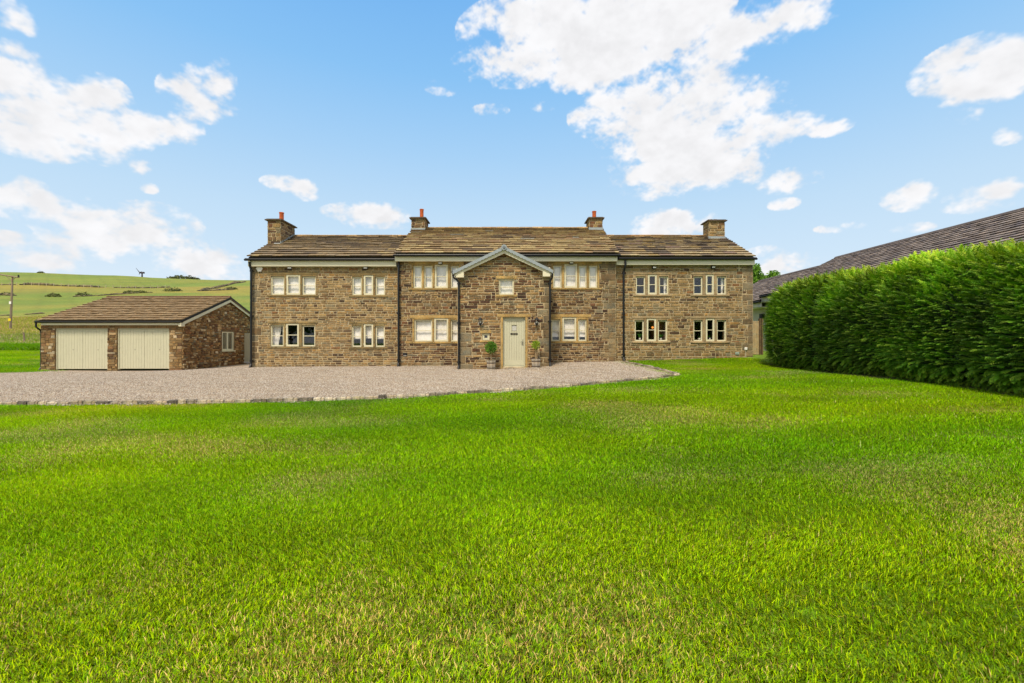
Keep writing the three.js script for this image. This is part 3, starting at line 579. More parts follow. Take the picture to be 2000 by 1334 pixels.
// the sides and back, closed so that daylight enters by the windows alone
const EL = [20.7, EYE + 3.83], RL = [23.9, EYE + 5.5], EC = [20.45, EYE + 3.93], RC = [24.25, EYE + 6.0];
const backL = 2 * RL[0] - DL, backC = 2 * RC[0] - DC;
for (const [x, dF, dB, E, R] of [[xL, DL + 0.36, backL, EL, RL], [xR - 0.36, DR + 0.36, backL, EL, RL], [xA, DC + 0.36, backC, EC, RC], [xB - 0.3, DC + 0.36, backC, EC, RC]]) {
  const k = (R[1] - E[1]) / (R[0] - E[0]), y = (d) => E[1] + (d - E[0]) * k - 0.12;
  const s = wallBody([[dF, -0.4], [dB, -0.4], [dB, y(dF)], [R[0], R[1] - 0.12], [dF, y(dF)]], [], 0.36);
  part(house, 'gable_wall', toEast(s, x + 0.36), M.mortarDark);
}
part(house, 'rear_wall', merge([box(xL + 0.36, xA, -0.4, topL, -backL, -backL + 0.3), box(xB, xR - 0.36, -0.4, topR, -backL, -backL + 0.3), box(xA + 0.36, xB - 0.3, -0.4, topC, -backC, -backC + 0.3)]), M.mortarDark);
part(house, 'ground_floor', box(xL + 0.36, xR - 0.36, -0.3, 0.1, -backL + 0.3, -DL - 0.37), M.floorboard);
part(house, 'upper_floor', box(xL + 0.36, xR - 0.36, 2.15, 2.35, -backL + 0.3, -DL - 0.37), M.plaster);
part(house, 'ceiling', box(xL + 0.36, xR - 0.36, topL + 0.02, topL + 0.08, -backL + 0.3, -DL - 0.37), M.plaster);
part(house, 'room_wall', merge([-8.6, 0, 7.2].map((x) => box(x - 0.06, x + 0.06, 0.1, topL, -backL + 0.3, -DL - 0.38))), M.plaster);
part(house, 'porch_side_wall', merge([box(pL, pL + 0.35, -0.4, porchTop(pL), -DC, -DP - 0.36), box(pR - 0.35, pR, -0.4, porchTop(pR), -DC, -DP - 0.36), box(pL + 0.35, pR - 0.35, -0.3, 0.02, -DC, -DP - 0.37)]), M.mortarDark);

// windows
for (const w of WINDOWS) {
  const g = assembly(house, 'window'), tone = tones[w.tone], d = w.d, [hx0, hx1, hy0, hy1] = w.hole, rr = rng(Math.floor(w.lights[0][0] * 7 + w.y));
  const shade = () => tone.clone().multiplyScalar(0.85 + rr() * 0.3);
  part(g, 'sill', tint(cbox(w.sill[0], w.sill[1], w.sill[2], w.sill[3], -d - 0.3, -d + 0.045, 0.012), shade()), M.stone);
  part(g, 'lintel', tint(cbox(w.lintel[0], w.lintel[1], w.lintel[2] + 0.002, w.lintel[3], -d - 0.1, -d + 0.02, 0.012), shade()), M.stone);
  if (w.jamb) for (const [a, b] of [[hx0, w.L[0][0]], [w.L[w.L.length - 1][1], hx1]]) part(g, 'jamb', tint(cbox(a, b, hy0, hy1, -d - 0.25, -d + 0.012, 0.02), shade()), M.stone);
  w.L.forEach(([x0, x1, yt], i) => {
    if (i) part(g, 'mullion', tint(cbox(w.L[i - 1][1], x0, hy0, hy1, -d - 0.25, -d + 0.012, 0.02), shade()), M.stone);
    if (hy1 - yt > 0.02) part(g, 'head_stone', tint(cbox(x0, x1, yt, hy1, -d - 0.25, -d + 0.008, 0.015), shade()), M.stone);
    const tall = w.L.length > 1 && hy1 - yt < 0.02, b = w.vent ? 0.085 : tall ? 0.075 : 0.055, z1 = -d - (tall ? 0.012 : 0.05), z0 = z1 - 0.07, my = (w.y0 + yt) / 2;
    const bars = [cbox(x0, x0 + b, w.y0, yt, z0, z1), cbox(x1 - b, x1, w.y0, yt, z0, z1), cbox(x0 + b, x1 - b, w.y0, w.y0 + b * 1.15, z0, z1), cbox(x0 + b, x1 - b, yt - b, yt, z0, z1)];
    const ys = w.vent ? [[w.y0 + b, yt - b]] : [[w.y0 + b, my - 0.013], [my + 0.013, yt - b]];
    if (!w.vent) bars.push(cbox(x0 + b, x1 - b, my - 0.015, my + 0.015, z0 + 0.01, z1 - 0.008, 0.005));
    if (tall) for (const q of [0.12, 0.85]) bars.push(box(x0 - 0.006, x0 + 0.014, lerp(w.y0, yt, q) - 0.04, lerp(w.y0, yt, q) + 0.04, z1, z1 + 0.012));
    part(g, 'frame', merge(bars), M.frame);
    for (const [a, c] of ys) part(g, 'pane', box(x0 + b, x1 - b, a, c, z0 + 0.03, z0 + 0.034), M.glass);
  });
  if (w.blind) for (const [x0, x1, yt] of w.L) {            // fabric blinds, slightly rippled
    const yb = lerp(yt, w.y0, w.blind), n = 14, sh = new THREE.PlaneGeometry(x1 - x0 - 0.04, yt - yb, n, 1), p = sh.attributes.position;
    for (let k = 0; k < p.count; k++) p.setZ(k, Math.sin(p.getX(k) * 21 + x0) * 0.006 + (rr() - 0.5) * 0.003);
    sh.computeVertexNormals(); part(g, 'blind', sh.translate((x0 + x1) / 2, (yt + yb) / 2, -d - 0.175), M.blind);
  }
  if (w.curtain || w.net) {
    const [x0, x1, yt] = w.L[w.curtain ? 0 : w.L.length - 1], n = 30, wd = w.curtain ? (x1 - x0) * 0.72 : 0.16, sh = new THREE.PlaneGeometry(wd, yt - w.y0 + 0.2, n, 8), p = sh.attributes.position;
    for (let k = 0; k < p.count; k++) { const t = (p.getY(k) + 0.6) / 1.2, x = p.getX(k); p.setX(k, (x + wd / 2) * lerp(0.55, 1, Math.abs(t)) - wd / 2); p.setZ(k, Math.sin(x * 60) * 0.02); }
    sh.computeVertexNormals(); part(g, 'curtain', sh.translate(w.curtain ? x0 + wd / 2 : x1 - wd / 2, (yt + w.y0) / 2, -d - 0.22), M.blind);
  }
}

// stone slate roofs
const roofMix = {
  left: [['#9c886a', 5], ['#8f7c60', 5], ['#a89370', 3], ['#82705a', 3], ['#a48c66', 2], ['#b8a272', 1], ['#746351', 1.6]],
  centre: [['#bda676', 5], ['#b0986a', 5], ['#a38960', 3.4], ['#c8b27e', 2.2], ['#967c5a', 2.4], ['#ac8d66', 1.6], ['#847056', 1.2], ['#a8a18e', 0.5]],
  right: [['#b09c78', 4], ['#a18d69', 4], ['#bda97e', 2.6], ['#7c6b56', 2.6], ['#a58c5a', 1.8], ['#6a5c4c', 1.6], ['#98806e', 1.5]],
};
const roofSets = [];
function roof(x0, x1, E, R, mix, seed, e0, e1) {
  const g = assembly(house, 'roof');
  part(g, 'roof_deck', slab(x0 + 0.03, x1 - 0.03, E, R, 0.1), M.underlay);
  part(g, 'rear_slope', slab(x0, x1, [2 * R[0] - E[0], E[1]], R, 0.1), std({ color: '#7b6750', map: scaled(slateMap, 0.8) }));
  roofSets.push({ parent: g, list: slates({ from: x0, to: x1, eave: E, ridge: R, e0, e1, width: [0.34, 0.85], thick: 0.05, palette: roofMix[mix], seed, dist: (E[0] + R[0]) / 2 }) });
  const r = rng(seed + 9), k = (R[1] - E[1]) / (R[0] - E[0]), h = 0.17;
  for (let x = x0 + 0.02; x < x1 - 0.1;) {                  // ridge stones
    const L = Math.min(0.5 + r() * 0.35, x1 - x), dy = (r() - 0.5) * 0.02, sh = new THREE.Shape([[-h, -h * k - 0.01], [0, 0.0], [h, -h * k - 0.01], [h, -h * k + 0.05], [0.05, 0.075], [-0.05, 0.075], [-h, -h * k + 0.05]].map((p) => new THREE.Vector2(...p)));
    const q = tint(flat(new THREE.ExtrudeGeometry(sh, { depth: L - 0.012, bevelEnabled: false })), new THREE.Color(['#c29a66', '#b48a58', '#cda873', '#a98a63'][Math.floor(r() * 4)]).multiplyScalar(0.85 + r() * 0.25));
    part(g, 'ridge_stone', q.rotateY(Math.PI / 2).translate(x, R[1] + 0.02 + dy, -R[0]), M.slate); x += L;
  }
  return g;
}
const xEL = at(484, EL[0]), xER = at(1474.5, EL[0]), cEL = at(770.5, EC[0]), cER = at(1209, EC[0]);
roof(xEL, cEL + 0.25, EL, RL, 'left', 71, 0.34, 0.2);
roof(cEL, cER, EC, RC, 'centre', 72, 0.34, 0.19);
roof(cER - 0.25, xER, EL, RL, 'right', 73, 0.34, 0.2);
pieces(stoneSets, 'stone', 320, M.stone);
pieces(roofSets, 'slate', 320, M.slate);

// eaves: fascia, soffit, gutters, downpipes
for (const [x0, x1, d, wall, y0, y1] of [[at(484, 20.78), at(774, 20.78), 20.78, DL, up(520.2, 20.78), up(508, 20.78)], [at(771, 20.52), at(1206, 20.52), 20.52, DC, up(510.2, 20.52), up(499, 20.52)], [at(1204, 20.78), at(1474.5, 20.78), 20.78, DR, up(517.4, 20.78), up(506, 20.78)]]) {
  part(house, 'fascia', cbox(x0, x1, y0, y1, -d - 0.025, -d), M.fascia);
  part(house, 'soffit', box(x0, x1, y0 + 0.012, y0 + 0.022, -wall + 0.03, -d - 0.026), M.fascia);
}
part(house, 'gutter', gutter(at(478, 20.66), at(775, 20.66), up(506.6, 20.66), 20.69), M.black);
part(house, 'gutter', gutter(at(769, 20.4), at(1212, 20.4), up(498.2, 20.4), 20.43), M.black);
part(house, 'gutter', gutter(at(1208, 20.66), at(1478, 20.66), up(504.8, 20.66), 20.69), M.black);
const G = (x, d) => ground(x, d) + 0.03;
for (const [px, d, y, sx] of [[490.6, 20.86, 512, 0], [778.4, 20.68, 504, 0], [1218, 20.86, 510, 0.05]]) {
  const x = at(px, d), yt = up(y, d);
  part(house, 'downpipe', downpipe(sx ? [[x + sx, yt, -20.72], [x + sx, yt - 0.28, -20.72], [x, yt - 0.5, -d], [x, G(x, d), -d]] : [[x, yt, -20.72], [x, yt - 0.2, -20.72 - (d - 20.72) * 0.3], [x, yt - 0.34, -d], [x, G(x, d), -d]]), M.black);
}

// porch roof
{
  const g = assembly(house, 'porch_roof'), dF = 18.72, ax = at(984.5, dF), ay = up(481, dF), lx = at(884.5, dF), rx = at(1080, dF), k = (ay - up(529.5, dF)) / (ax - lx), band = 0.15;
  for (const [ex, s] of [[lx, -1], [rx, 1]]) {
    const ey = ay - Math.abs(ex - ax) * k, n = 30, pts = [[ax, ay], [ex, ey], [ex, ey - band * 0.8]];
    for (let i = 0; i <= n; i++) { const t = i / n, x = lerp(ex - s * 0.0, ax, t), y = ay - Math.abs(x - ax) * k - band; pts.push([x, y + (i % 2 ? 0.028 : 0)]); }
    const sh = new THREE.Shape(pts.map((p) => new THREE.Vector2(...p)));
    part(g, 'verge', new THREE.ExtrudeGeometry(sh, { depth: 0.06, bevelEnabled: false }).translate(0, 0, -dF - 0.03), M.lead);
    const bb = new THREE.Shape([[ax, ay - band + 0.03], [ex - s * 0.06, ey - band + 0.06], [ex - s * 0.06, ey - band - 0.06], [ax, ay - band - 0.13]].map((p) => new THREE.Vector2(...p)));
    part(g, 'bargeboard', new THREE.ExtrudeGeometry(bb, { depth: 0.03, bevelEnabled: false }).translate(0, 0, -dF - 0.085), M.fascia);
    part(g, 'slope', (() => { const S = new THREE.Shape([[ax, ay - 0.005], [ex + s * 0.03, ey - 0.02], [ex + s * 0.03, ey - 0.08], [ax, ay - 0.075]].map((p) => new THREE.Vector2(...p))); return new THREE.ExtrudeGeometry(S, { depth: 1.68, bevelEnabled: false }).translate(0, 0, -20.42); })(), std({ color: '#8d9094', map: scaled(slateMap, 1), roughness: 0.8 }));
    part(g, 'soffit', (() => { const S = new THREE.Shape([[ax, ay - band - 0.05], [ex - s * 0.12, ey - band - 0.0], [ex - s * 0.12, ey - band - 0.02], [ax, ay - band - 0.07]].map((p) => new THREE.Vector2(...p))); return new THREE.ExtrudeGeometry(S, { depth: DP - dF - 0.12, bevelEnabled: false }).translate(0, 0, -DP + 0.02); })(), M.fascia);
  }
  for (const [a, b, y0, y1] of [[890.6, 906, 528, 542], [1060.2, 1074.6, 525.6, 540.2]]) part(g, 'eaves_box', cbox(at(a, dF + 0.05), at(b, dF + 0.05), up(y1, dF + 0.05), up(y0 - 3, dF + 0.05), -DP + 0.01, -dF - 0.03), M.fascia);
  const cap = new THREE.CylinderGeometry(0.115, 0.125, 1.72, 16).rotateX(Math.PI / 2);
  part(g, 'ridge_tile', merge([move(cap, ax, ay - 0.05, -dF - 0.8)]), M.lead);
  part(g, 'ridge_boss', move(new THREE.CylinderGeometry(0.05, 0.062, 0.03, 14).rotateX(Math.PI / 2), ax, ay - 0.05, -dF + 0.075), std({ color: '#6f767c', roughness: 0.7 }));
  for (const [ex, px, s, gy] of [[at(885, 18.9), 896, 1, 724], [at(1078.5, 18.9), 1074.2, -1, 716]]) {
    part(g, 'porch_gutter', (() => { const q = new THREE.CylinderGeometry(0.055, 0.055, 1.66, 10, 1, true, 0, Math.PI).rotateZ(Math.PI).rotateX(Math.PI / 2); return move(merge([q, move(new THREE.CircleGeometry(0.055, 12, Math.PI, Math.PI), 0, 0, 0.83)]), ex, up(532.5, 18.9), -19.6); })(), M.black);
    const x = at(px, 18.9), yt = up(534, 18.9); part(g, 'porch_downpipe', downpipe([[ex, yt, -18.9], [ex, yt - 0.16, -18.9], [x, yt - 0.36, -18.91], [x, ground(x, 18.9) + 0.02, -18.91]], 0.042), M.black);
  }
}

// front door
{
  const g = assembly(house, 'front_door'), [x0, x1, y0, y1] = DOOR, z = -DP - 0.1, f = 0.055, r = rng(88);
  const gold = () => tones.gold.clone().multiplyScalar(0.82 + r() * 0.25);
  for (const [a, b] of [[x0 - 0.1, x0], [x1, x1 + 0.1]]) part(g, 'door_jamb', tint(cbox(a, b, y0 - 0.12, y1, -DP - 0.2, -DP + 0.024, 0.02), gold()), M.stone);
  part(g, 'door_lintel', tint(cbox(x0 - 0.24, x1 + 0.24, y1 + 0.002, y1 + 0.12, -DP - 0.2, -DP + 0.026, 0.014), gold()), M.stone);
  part(g, 'threshold', tint(cbox(x0 - 0.02, x1 + 0.09, y0 - 0.16, y0 - 0.032, -DP - 0.3, -DP + 0.18, 0.02), new THREE.Color('#b5a68d')), M.stone);
  part(g, 'door_frame', merge([cbox(x0, x0 + f, y0, y1, z - 0.08, z + 0.03), cbox(x1 - f, x1, y0, y1, z - 0.08, z + 0.03), cbox(x0 + f, x1 - f, y1 - f, y1, z - 0.08, z + 0.03), cbox(x0 + f, x1 - f, y0 - 0.03, y0 + 0.05, z - 0.1, z + 0.05)]), M.sage);
  const a = x0 + f + 0.004, b = x1 - f - 0.004, c = y0 + 0.065, d = y1 - f - 0.004, wx0 = at(999.6, DP), wx1 = at(1009.2, DP), wy0 = up(645.8, DP), wy1 = up(634.8, DP), st = 0.1;
  part(g, 'door_stile', merge([cbox(a, a + st, c, d, z - 0.05, z, 0.004), cbox(b - st, b, c, d, z - 0.05, z, 0.004), cbox(a + st, b - st, c, c + 0.2, z - 0.05, z, 0.004), cbox(a + st, b - st, d - 0.1, d, z - 0.05, z, 0.004)]), M.sage);
  const n = 6, pw = (b - a - 2 * st) / n;
  for (let i = 0; i < n; i++) {
    const p0 = a + st + i * pw + 0.002, p1 = p0 + pw - 0.004;
    const holes = [[Math.max(p0, wx0), Math.min(p1, wx1)]].filter(([m, q]) => q - m > 0.005), seg = holes.length ? [[p0, p1, c + 0.2, wy0], [p0, p1, wy1, d - 0.1], [p0, holes[0][0], wy0, wy1], [holes[0][1], p1, wy0, wy1]].filter((s) => s[1] - s[0] > 0.006) : [[p0, p1, c + 0.2, d - 0.1]];
    part(g, 'plank', merge(seg.map((s) => cbox(...s, z - 0.045, z - 0.012, 0.006))), M.sage);
  }
  part(g, 'door_light', box(wx0, wx1, wy0, wy1, z - 0.034, z - 0.03), new THREE.MeshPhysicalMaterial({ color: '#e6e4dc', roughness: 0.35, transmission: 0.4, thickness: 0 }));
  part(g, 'door_light_frame', merge([box(wx0 - 0.008, wx0 + 0.006, wy0 - 0.01, wy1 + 0.01, z - 0.014, z - 0.006), box(wx1 - 0.006, wx1 + 0.008, wy0 - 0.01, wy1 + 0.01, z - 0.014, z - 0.006), box(wx0, wx1, wy1 - 0.004, wy1 + 0.01, z - 0.014, z - 0.006), box(wx0, wx1, wy0 - 0.01, wy0 + 0.004, z - 0.014, z - 0.006)]), std({ color: '#8f8a6c' }));
  const cv = document.createElement('canvas'); cv.width = 256; cv.height = 64; const q = cv.getContext('2d'); q.fillStyle = '#15130f'; q.fillRect(0, 0, 256, 64); q.fillStyle = '#c9bd9c';
  for (const [s, e] of [[34, 96], [112, 142], [166, 226]]) for (let i = s; i < e; i += 10) q.fillRect(i, 26 + ((i * 7) % 3), 7, 16);   // lettering too small to read in the photograph
  const plate = new THREE.CanvasTexture(cv); plate.colorSpace = THREE.SRGBColorSpace;
  const px0 = at(997, DP), px1 = at(1011, DP), py0 = up(653.8, DP), py1 = up(650.3, DP), pg = new THREE.BoxGeometry(px1 - px0, py1 - py0, 0.01).translate((px0 + px1) / 2, (py0 + py1) / 2, z - 0.002);
  part(g, 'name_plate', pg, std({ map: plate, roughness: 0.5 }));
  const hx = at(1021.2, DP); part(g, 'door_handle', merge([box(hx - 0.014, hx + 0.014, up(669, DP) - 0.09, up(669, DP) + 0.05, z, z + 0.008), pole([hx, up(668, DP), z], [hx, up(668, DP), z + 0.05], 0.009), pole([hx + 0.005, up(668, DP), z + 0.05], [hx - 0.1, up(668, DP), z + 0.05], 0.009), move(new THREE.SphereGeometry(0.016, 10, 8), hx, up(664, DP), z + 0.01), move(new THREE.SphereGeometry(0.018, 10, 8), hx, up(674, DP), z + 0.008)]), M.blackMatt);
}

// chimneys
function chimney(x0, x1, dF, dB, yBase, yTop, pots, seed, palette, cap = 0.05) {
  const g = assembly(house, 'chimney'), r = rng(seed), cfg = { seed, course: [0.12, 0.22], width: [0.2, 0.5], palette, style: { jit: 0.02, joint: 0.03, proud: 0.02 }, quoins: [], dist: dF };
  const body = part(g, 'stack', box(x0, x1, yBase - 0.9, yTop, -dB, -dF), M.mortar);
  const front = coursed({ ...cfg, u0: x0, u1: x1, v0: yBase - 0.15, top: () => yTop - 0.01, map: frontMap(dF) });
  const side = coursed({ ...cfg, seed: seed + 1, u0: dF, u1: dB, v0: yBase - 0.1, top: () => yTop - 0.01, map: eastMap(x1) });
  const west = coursed({ ...cfg, seed: seed + 2, u0: -dB, u1: -dF, v0: yBase - 0.1, top: () => yTop - 0.01, map: (u, v, n) => [x0 - n, v, u] });
  for (const s of [...front, ...side, ...west]) part(g, 'stone', s.geo, M.stone);
  part(g, 'cap', tint(merge([box(x0 - 0.1, x1 + 0.1, yTop, yTop + cap, -dB - 0.1, -dF + 0.1), box(x0 - 0.05, x1 + 0.05, yTop + cap, yTop + cap + 0.04, -dB - 0.03, -dF + 0.03)]), new THREE.Color('#6a5a48')), M.stone);
  for (const [px, pd, h, rad] of pots) {
    const prof = [[rad * 1.02, 0], [rad * 1.02, 0.05], [rad * 0.93, 0.07], [rad * 0.93, h - 0.06], [rad * 1.06, h - 0.045], [rad * 1.06, h], [rad * 0.8, h], [rad * 0.78, 0.05]].map((p) => new THREE.Vector2(...p));
    part(g, 'chimney_pot', new THREE.LatheGeometry(prof, 18).translate(px, yTop + cap + 0.03, -pd), M.terracotta);
  }
  return g;
}
const Y = (v) => EYE + v;
const kL = (RL[1] - EL[1]) / (RL[0] - EL[0]), kC = (RC[1] - EC[1]) / (RC[0] - EC[0]), roofL = (d) => EL[1] + (d - EL[0]) * kL, roofC = (d) => EC[1] + (d - EC[0]) * kC;
{
  const c1 = chimney(-12.08, -11.44, 22.5, 23.95, roofL(22.5), Y(5.98), [[-11.72, 23.15, 0.5, 0.112], [-11.92, 23.5, 0.24, 0.12]], 501, DEEP);
  // lead flashing stepped up the side
  const P = []; for (let i = 0; i < 9; i++) { const d = 22.46 + i * 0.155; P.push(box(-11.44, -11.405, roofL(d) - 0.02, roofL(d) + 0.19, -d - 0.155, -d)); }
  part(c1, 'flashing', merge([...P, box(-11.75, -11.4, roofL(22.5) - 0.02, roofL(22.5) + 0.1, -22.5, -22.46)]), M.lead);
  const c2 = chimney(-5.25, -4.57, 23.8, 24.75, roofC(23.8), Y(6.42), [[-4.8, 24.2, 0.53, 0.105]], 511, DEEP);
  part(c2, 'flashing', box(-5.28, -4.54, roofC(23.8) - 0.05, roofC(23.8) + 0.16, -24.6, -23.76), M.lead);
  const c3 = chimney(4.05, 4.72, 23.8, 24.75, roofC(23.8), Y(6.42), [[at(1160.5, 24.2), 24.2, 0.42, 0.11]], 521, DEEP);
  part(c3, 'flashing', box(4.02, 4.75, roofC(23.8) - 0.05, roofC(23.8) + 0.2, -24.6, -23.76), M.lead);
  const c4 = chimney(10.12, 10.93, 23.4, 24.1, roofL(23.4), Y(6.18), [], 531, WARM);
  part(c4, 'flashing', box(10.09, 10.96, roofL(23.4) - 0.05, roofL(23.4) + 0.16, -24.1, -23.36), M.lead);
  part(c4, 'cowl_vent', merge([0.25, 0.42, 0.5].map((x) => pole([10.12 + x, Y(6.22), -23.7], [10.12 + x, Y(6.36), -23.7], 0.05, 0.04))), std({ color: '#6b3a2a' }));
}
// pale cross-shaped tie plate
{ const x = at(1443, DR), y = up(524, DR); part(house, 'tie_plate', merge([box(x - 0.025, x + 0.025, y - 0.14, y + 0.14, -DR, -DR + 0.035), box(x - 0.11, x + 0.11, y - 0.025, y + 0.025, -DR, -DR + 0.032)]), std({ color: '#cbb890' })); }

// ---------------------------------------------------------------- the garage
{
  const D = 23.3, x0 = at(80, D), x1 = at(356, D), E = [23.05, up(627, 23.05)], R = [27.1, up(582, 27.1)], back = 2 * R[0] - D, k = (R[1] - E[1]) / (R[0] - E[0]), roofY = (d) => R[1] - Math.abs(d - R[0]) * k, base = EYE - 1.62;
  const o = thing('garage', 'low stone double garage with cream doors and brown tiled gable roof', 'garage', [(x0 + x1) / 2, EYE - 1.5, -(D + back) / 2]);
  const doors = [[at(108, D), at(210, D), up(722, D), up(641.2, D)], [at(229, D), at(330.5, D), up(721.5, D), up(641.2, D)]], top = up(634.5, D);
  const RUBBLE = [['#b89058', 4], ['#a47c4c', 4], ['#caa672', 3], ['#8c6640', 3], ['#d8bc8e', 1.6], ['#725034', 2], ['#f0dcb6', 0.9], ['#ac784a', 1.2], ['#94886a', 1.2]], PIER = [['#ab8d5e', 4], ['#9a7c4e', 3.4], ['#866840', 3], ['#b99f76', 2.4], ['#94704a', 1.2], ['#d6c6a6', 1], ['#6e5439', 1.4]];
  const front = part(o, 'front_wall', toFront(wallBody([[x0, base], [x1, base], [x1, top], [x0, top]], doors.map((d) => [d[0], d[1], base + 0.05, d[3]]), 0.3), D), M.mortarDark);
  const lint = [[doors[0][0] - 0.12, doors[0][1] + 0.12, doors[0][3], top], [doors[1][0] - 0.12, doors[1][1] + 0.12, doors[1][3], top]];
  const A = coursed({ u0: x0, u1: x1, v0: base, top: () => top, holes: doors.map((d) => [d[0], d[1], base, d[3]]).concat(lint), map: frontMap(D), seed: 701, course: [0.08, 0.17], width: [0.18, 0.44], palette: PIER, style: { jit: 0.03, joint: 0.02, proud: 0.025 }, dist: D });
  const W = [26.5, 27.62, EYE - 0.53, EYE + 0.58], gt = (d) => roofY(d) - 0.2;
  const side = part(o, 'gable_wall', toEast(wallBody([[D + 0.3, base], [back, base], [back, gt(back)], [R[0], gt(R[0])], [D + 0.3, gt(D + 0.3)]], [W], 0.3), x1), M.mortarDark);
  const B = coursed({ u0: D, u1: back, v0: base, top: gt, holes: [[W[0] - 0.05, W[1] + 0.05, W[2] - 0.1, W[3] + 0.12]], map: eastMap(x1), seed: 702, course: [0.065, 0.16], width: [0.1, 0.38], palette: RUBBLE, split: 0.3, style: { jit: 0.045, joint: 0.02, proud: 0.035, arris: 0.02 }, dist: 26 });
  pieces([{ parent: front, list: A }, { parent: side, list: B }], 'stone', 300, M.stone);
  part(o, 'west_wall', toEast(wallBody([[D + 0.3, base], [back, base], [back, gt(back)], [R[0], gt(R[0])], [D + 0.3, gt(D + 0.3)]], [], 0.3), x0 + 0.3), M.mortarDark);
  part(o, 'rear_wall', box(x0 + 0.3, x1 - 0.3, base, top, -back, -back + 0.3), M.mortarDark);
  for (const l of lint) part(o, 'lintel', tint(cbox(l[0], l[1], l[2] + 0.002, l[3], -D - 0.2, -D + 0.02, 0.01), new THREE.Color('#9c7a4e')), M.stone);
  doors.forEach(([a, b, c, d]) => {
    const g = assembly(o, 'garage_door'), z = -D - 0.07, m = (a + b) / 2;
    part(g, 'door_frame', merge([cbox(a, a + 0.06, c, d, z - 0.08, z + 0.03), cbox(b - 0.06, b, c, d, z - 0.08, z + 0.03), cbox(a + 0.06, b - 0.06, d - 0.06, d, z - 0.08, z + 0.03)]), M.sage);
    for (const [p, q] of [[a + 0.065, m - 0.004], [m + 0.004, b - 0.065]]) {
      const n = 9, w = (q - p) / n;
      for (let i = 0; i < n; i++) part(g, 'plank', cbox(p + i * w + 0.0015, p + (i + 1) * w - 0.0015, c + 0.03, d - 0.065, z - 0.04, z, 0.008), M.sage);
      part(g, 'lock_plate', box(p + (q - p) * 0.62 - 0.02, p + (q - p) * 0.62 + 0.02, c + 1.0, c + 1.05, z, z + 0.012), std({ color: '#a8a490' }));
    }
  });
  // side window
  {
    const g = assembly(o, 'window'), [a, b, c, d] = W, fb = (u0, u1, v0, v1, n0, n1) => box(x1 + n0, x1 + n1, v0, v1, -u1, -u0), m = (a + b) / 2;
    part(g, 'frame', merge([fb(a, a + 0.09, c, d, -0.1, -0.02), fb(b - 0.09, b, c, d, -0.1, -0.02), fb(a + 0.09, b - 0.09, c, c + 0.09, -0.1, -0.02), fb(a + 0.09, b - 0.09, d - 0.07, d, -0.1, -0.02), fb(m - 0.05, m + 0.05, c + 0.09, d - 0.07, -0.1, -0.025)]), M.frame);
    part(g, 'sill', fb(a - 0.08, b + 0.08, c - 0.06, c, -0.15, 0.06), M.frame);
    for (const [p, q] of [[a + 0.09, m - 0.05], [m + 0.05, b - 0.09]]) part(g, 'pane', fb(p, q, c + 0.09, d - 0.07, -0.062, -0.058), M.glass);
    part(g, 'lintel', tint(fb(a - 0.1, b + 0.1, d, d + 0.1, -0.1, 0.02), new THREE.Color('#8d7048')), M.stone);
  }
  // roof
  const g = assembly(o, 'roof'), xa = at(72, E[0]), xb = x1 + 0.16, TILE = [['#a58a63', 5], ['#ab9068', 4], ['#9c825c', 4], ['#b1966e', 2]];
  part(g, 'roof_deck', slab(xa + 0.02, xb - 0.02, E, R, 0.08), M.underlay);
  part(g, 'rear_slope', slab(xa, xb, [2 * R[0] - E[0], E[1]], R, 0.1), std({ color: '#7b6048', map: scaled(slateMap, 0.8) }));
  pieces([{ parent: g, list: slates({ from: xa, to: xb, eave: E, ridge: R, e0: 0.33, e1: 0.33, width: [0.31, 0.33], thick: 0.05, palette: TILE, seed: 703, dist: 25, jit: 0.004, vary: 0.12 }) }], 'tile', 300, M.slate);
  for (let x = xa; x < xb - 0.1; x += 0.46) part(g, 'ridge_tile', tint(flat(new THREE.CylinderGeometry(0.115, 0.115, Math.min(0.45, xb - x), 10, 1, false, -Math.PI / 2, Math.PI).rotateX(0).rotateZ(Math.PI / 2).rotateX(0)), new THREE.Color('#7d5c44')).translate(x + 0.225, R[1] + 0.01, -R[0]), M.slate);
  for (const s of [-1, 1]) {
    const P = (d, dy) => [d, roofY(d) + dy], dE = s < 0 ? E[0] - 0.02 : 2 * R[0] - E[0], bb = new THREE.Shape([P(dE, -0.03), P(R[0], -0.03), P(R[0], -0.25), P(dE, -0.25)].map((p) => new THREE.Vector2(...p)));
    part(g, 'bargeboard', toEast(new THREE.ExtrudeGeometry(bb, { depth: 0.03, bevelEnabled: false }), x1 + 0.1), M.fascia);
    part(g, 'verge', toEast(new THREE.ExtrudeGeometry(new THREE.Shape([P(dE, 0.05), P(R[0], 0.05), P(R[0], -0.03), P(dE, -0.03)].map((p) => new THREE.Vector2(...p))), { depth: 0.05, bevelEnabled: false }), x1 + 0.115), M.blackMatt);
  }
  part(g, 'fascia', cbox(xa + 0.1, xb - 0.02, up(635, 23.1), up(627.5, 23.1), -23.17, -23.14), M.fascia);
  part(g, 'soffit', box(xa + 0.1, xb - 0.05, up(634.6, 23.1), up(634.2, 23.1), -D + 0.04, -23.171), M.fascia);
  part(g, 'eaves_box', box(x1 - 0.05, x1 + 0.132, up(637.4, 23.1), up(628, 23.1), -D + 0.002, -23.1), M.fascia);
  part(g, 'gutter', gutter(at(67, 23), at(353, 23), up(628.2, 23), 23.06), M.black);
  const gx = at(70, 23.05), px = x0 - 0.05; part(g, 'downpipe', downpipe([[gx, up(630, 23.05), -23.06], [gx, up(639, 23.05), -23.06], [px, up(646.5, 23.2), -23.36], [px, ground(px, 23.36) + 0.02, -23.36]], 0.042), M.black);
}
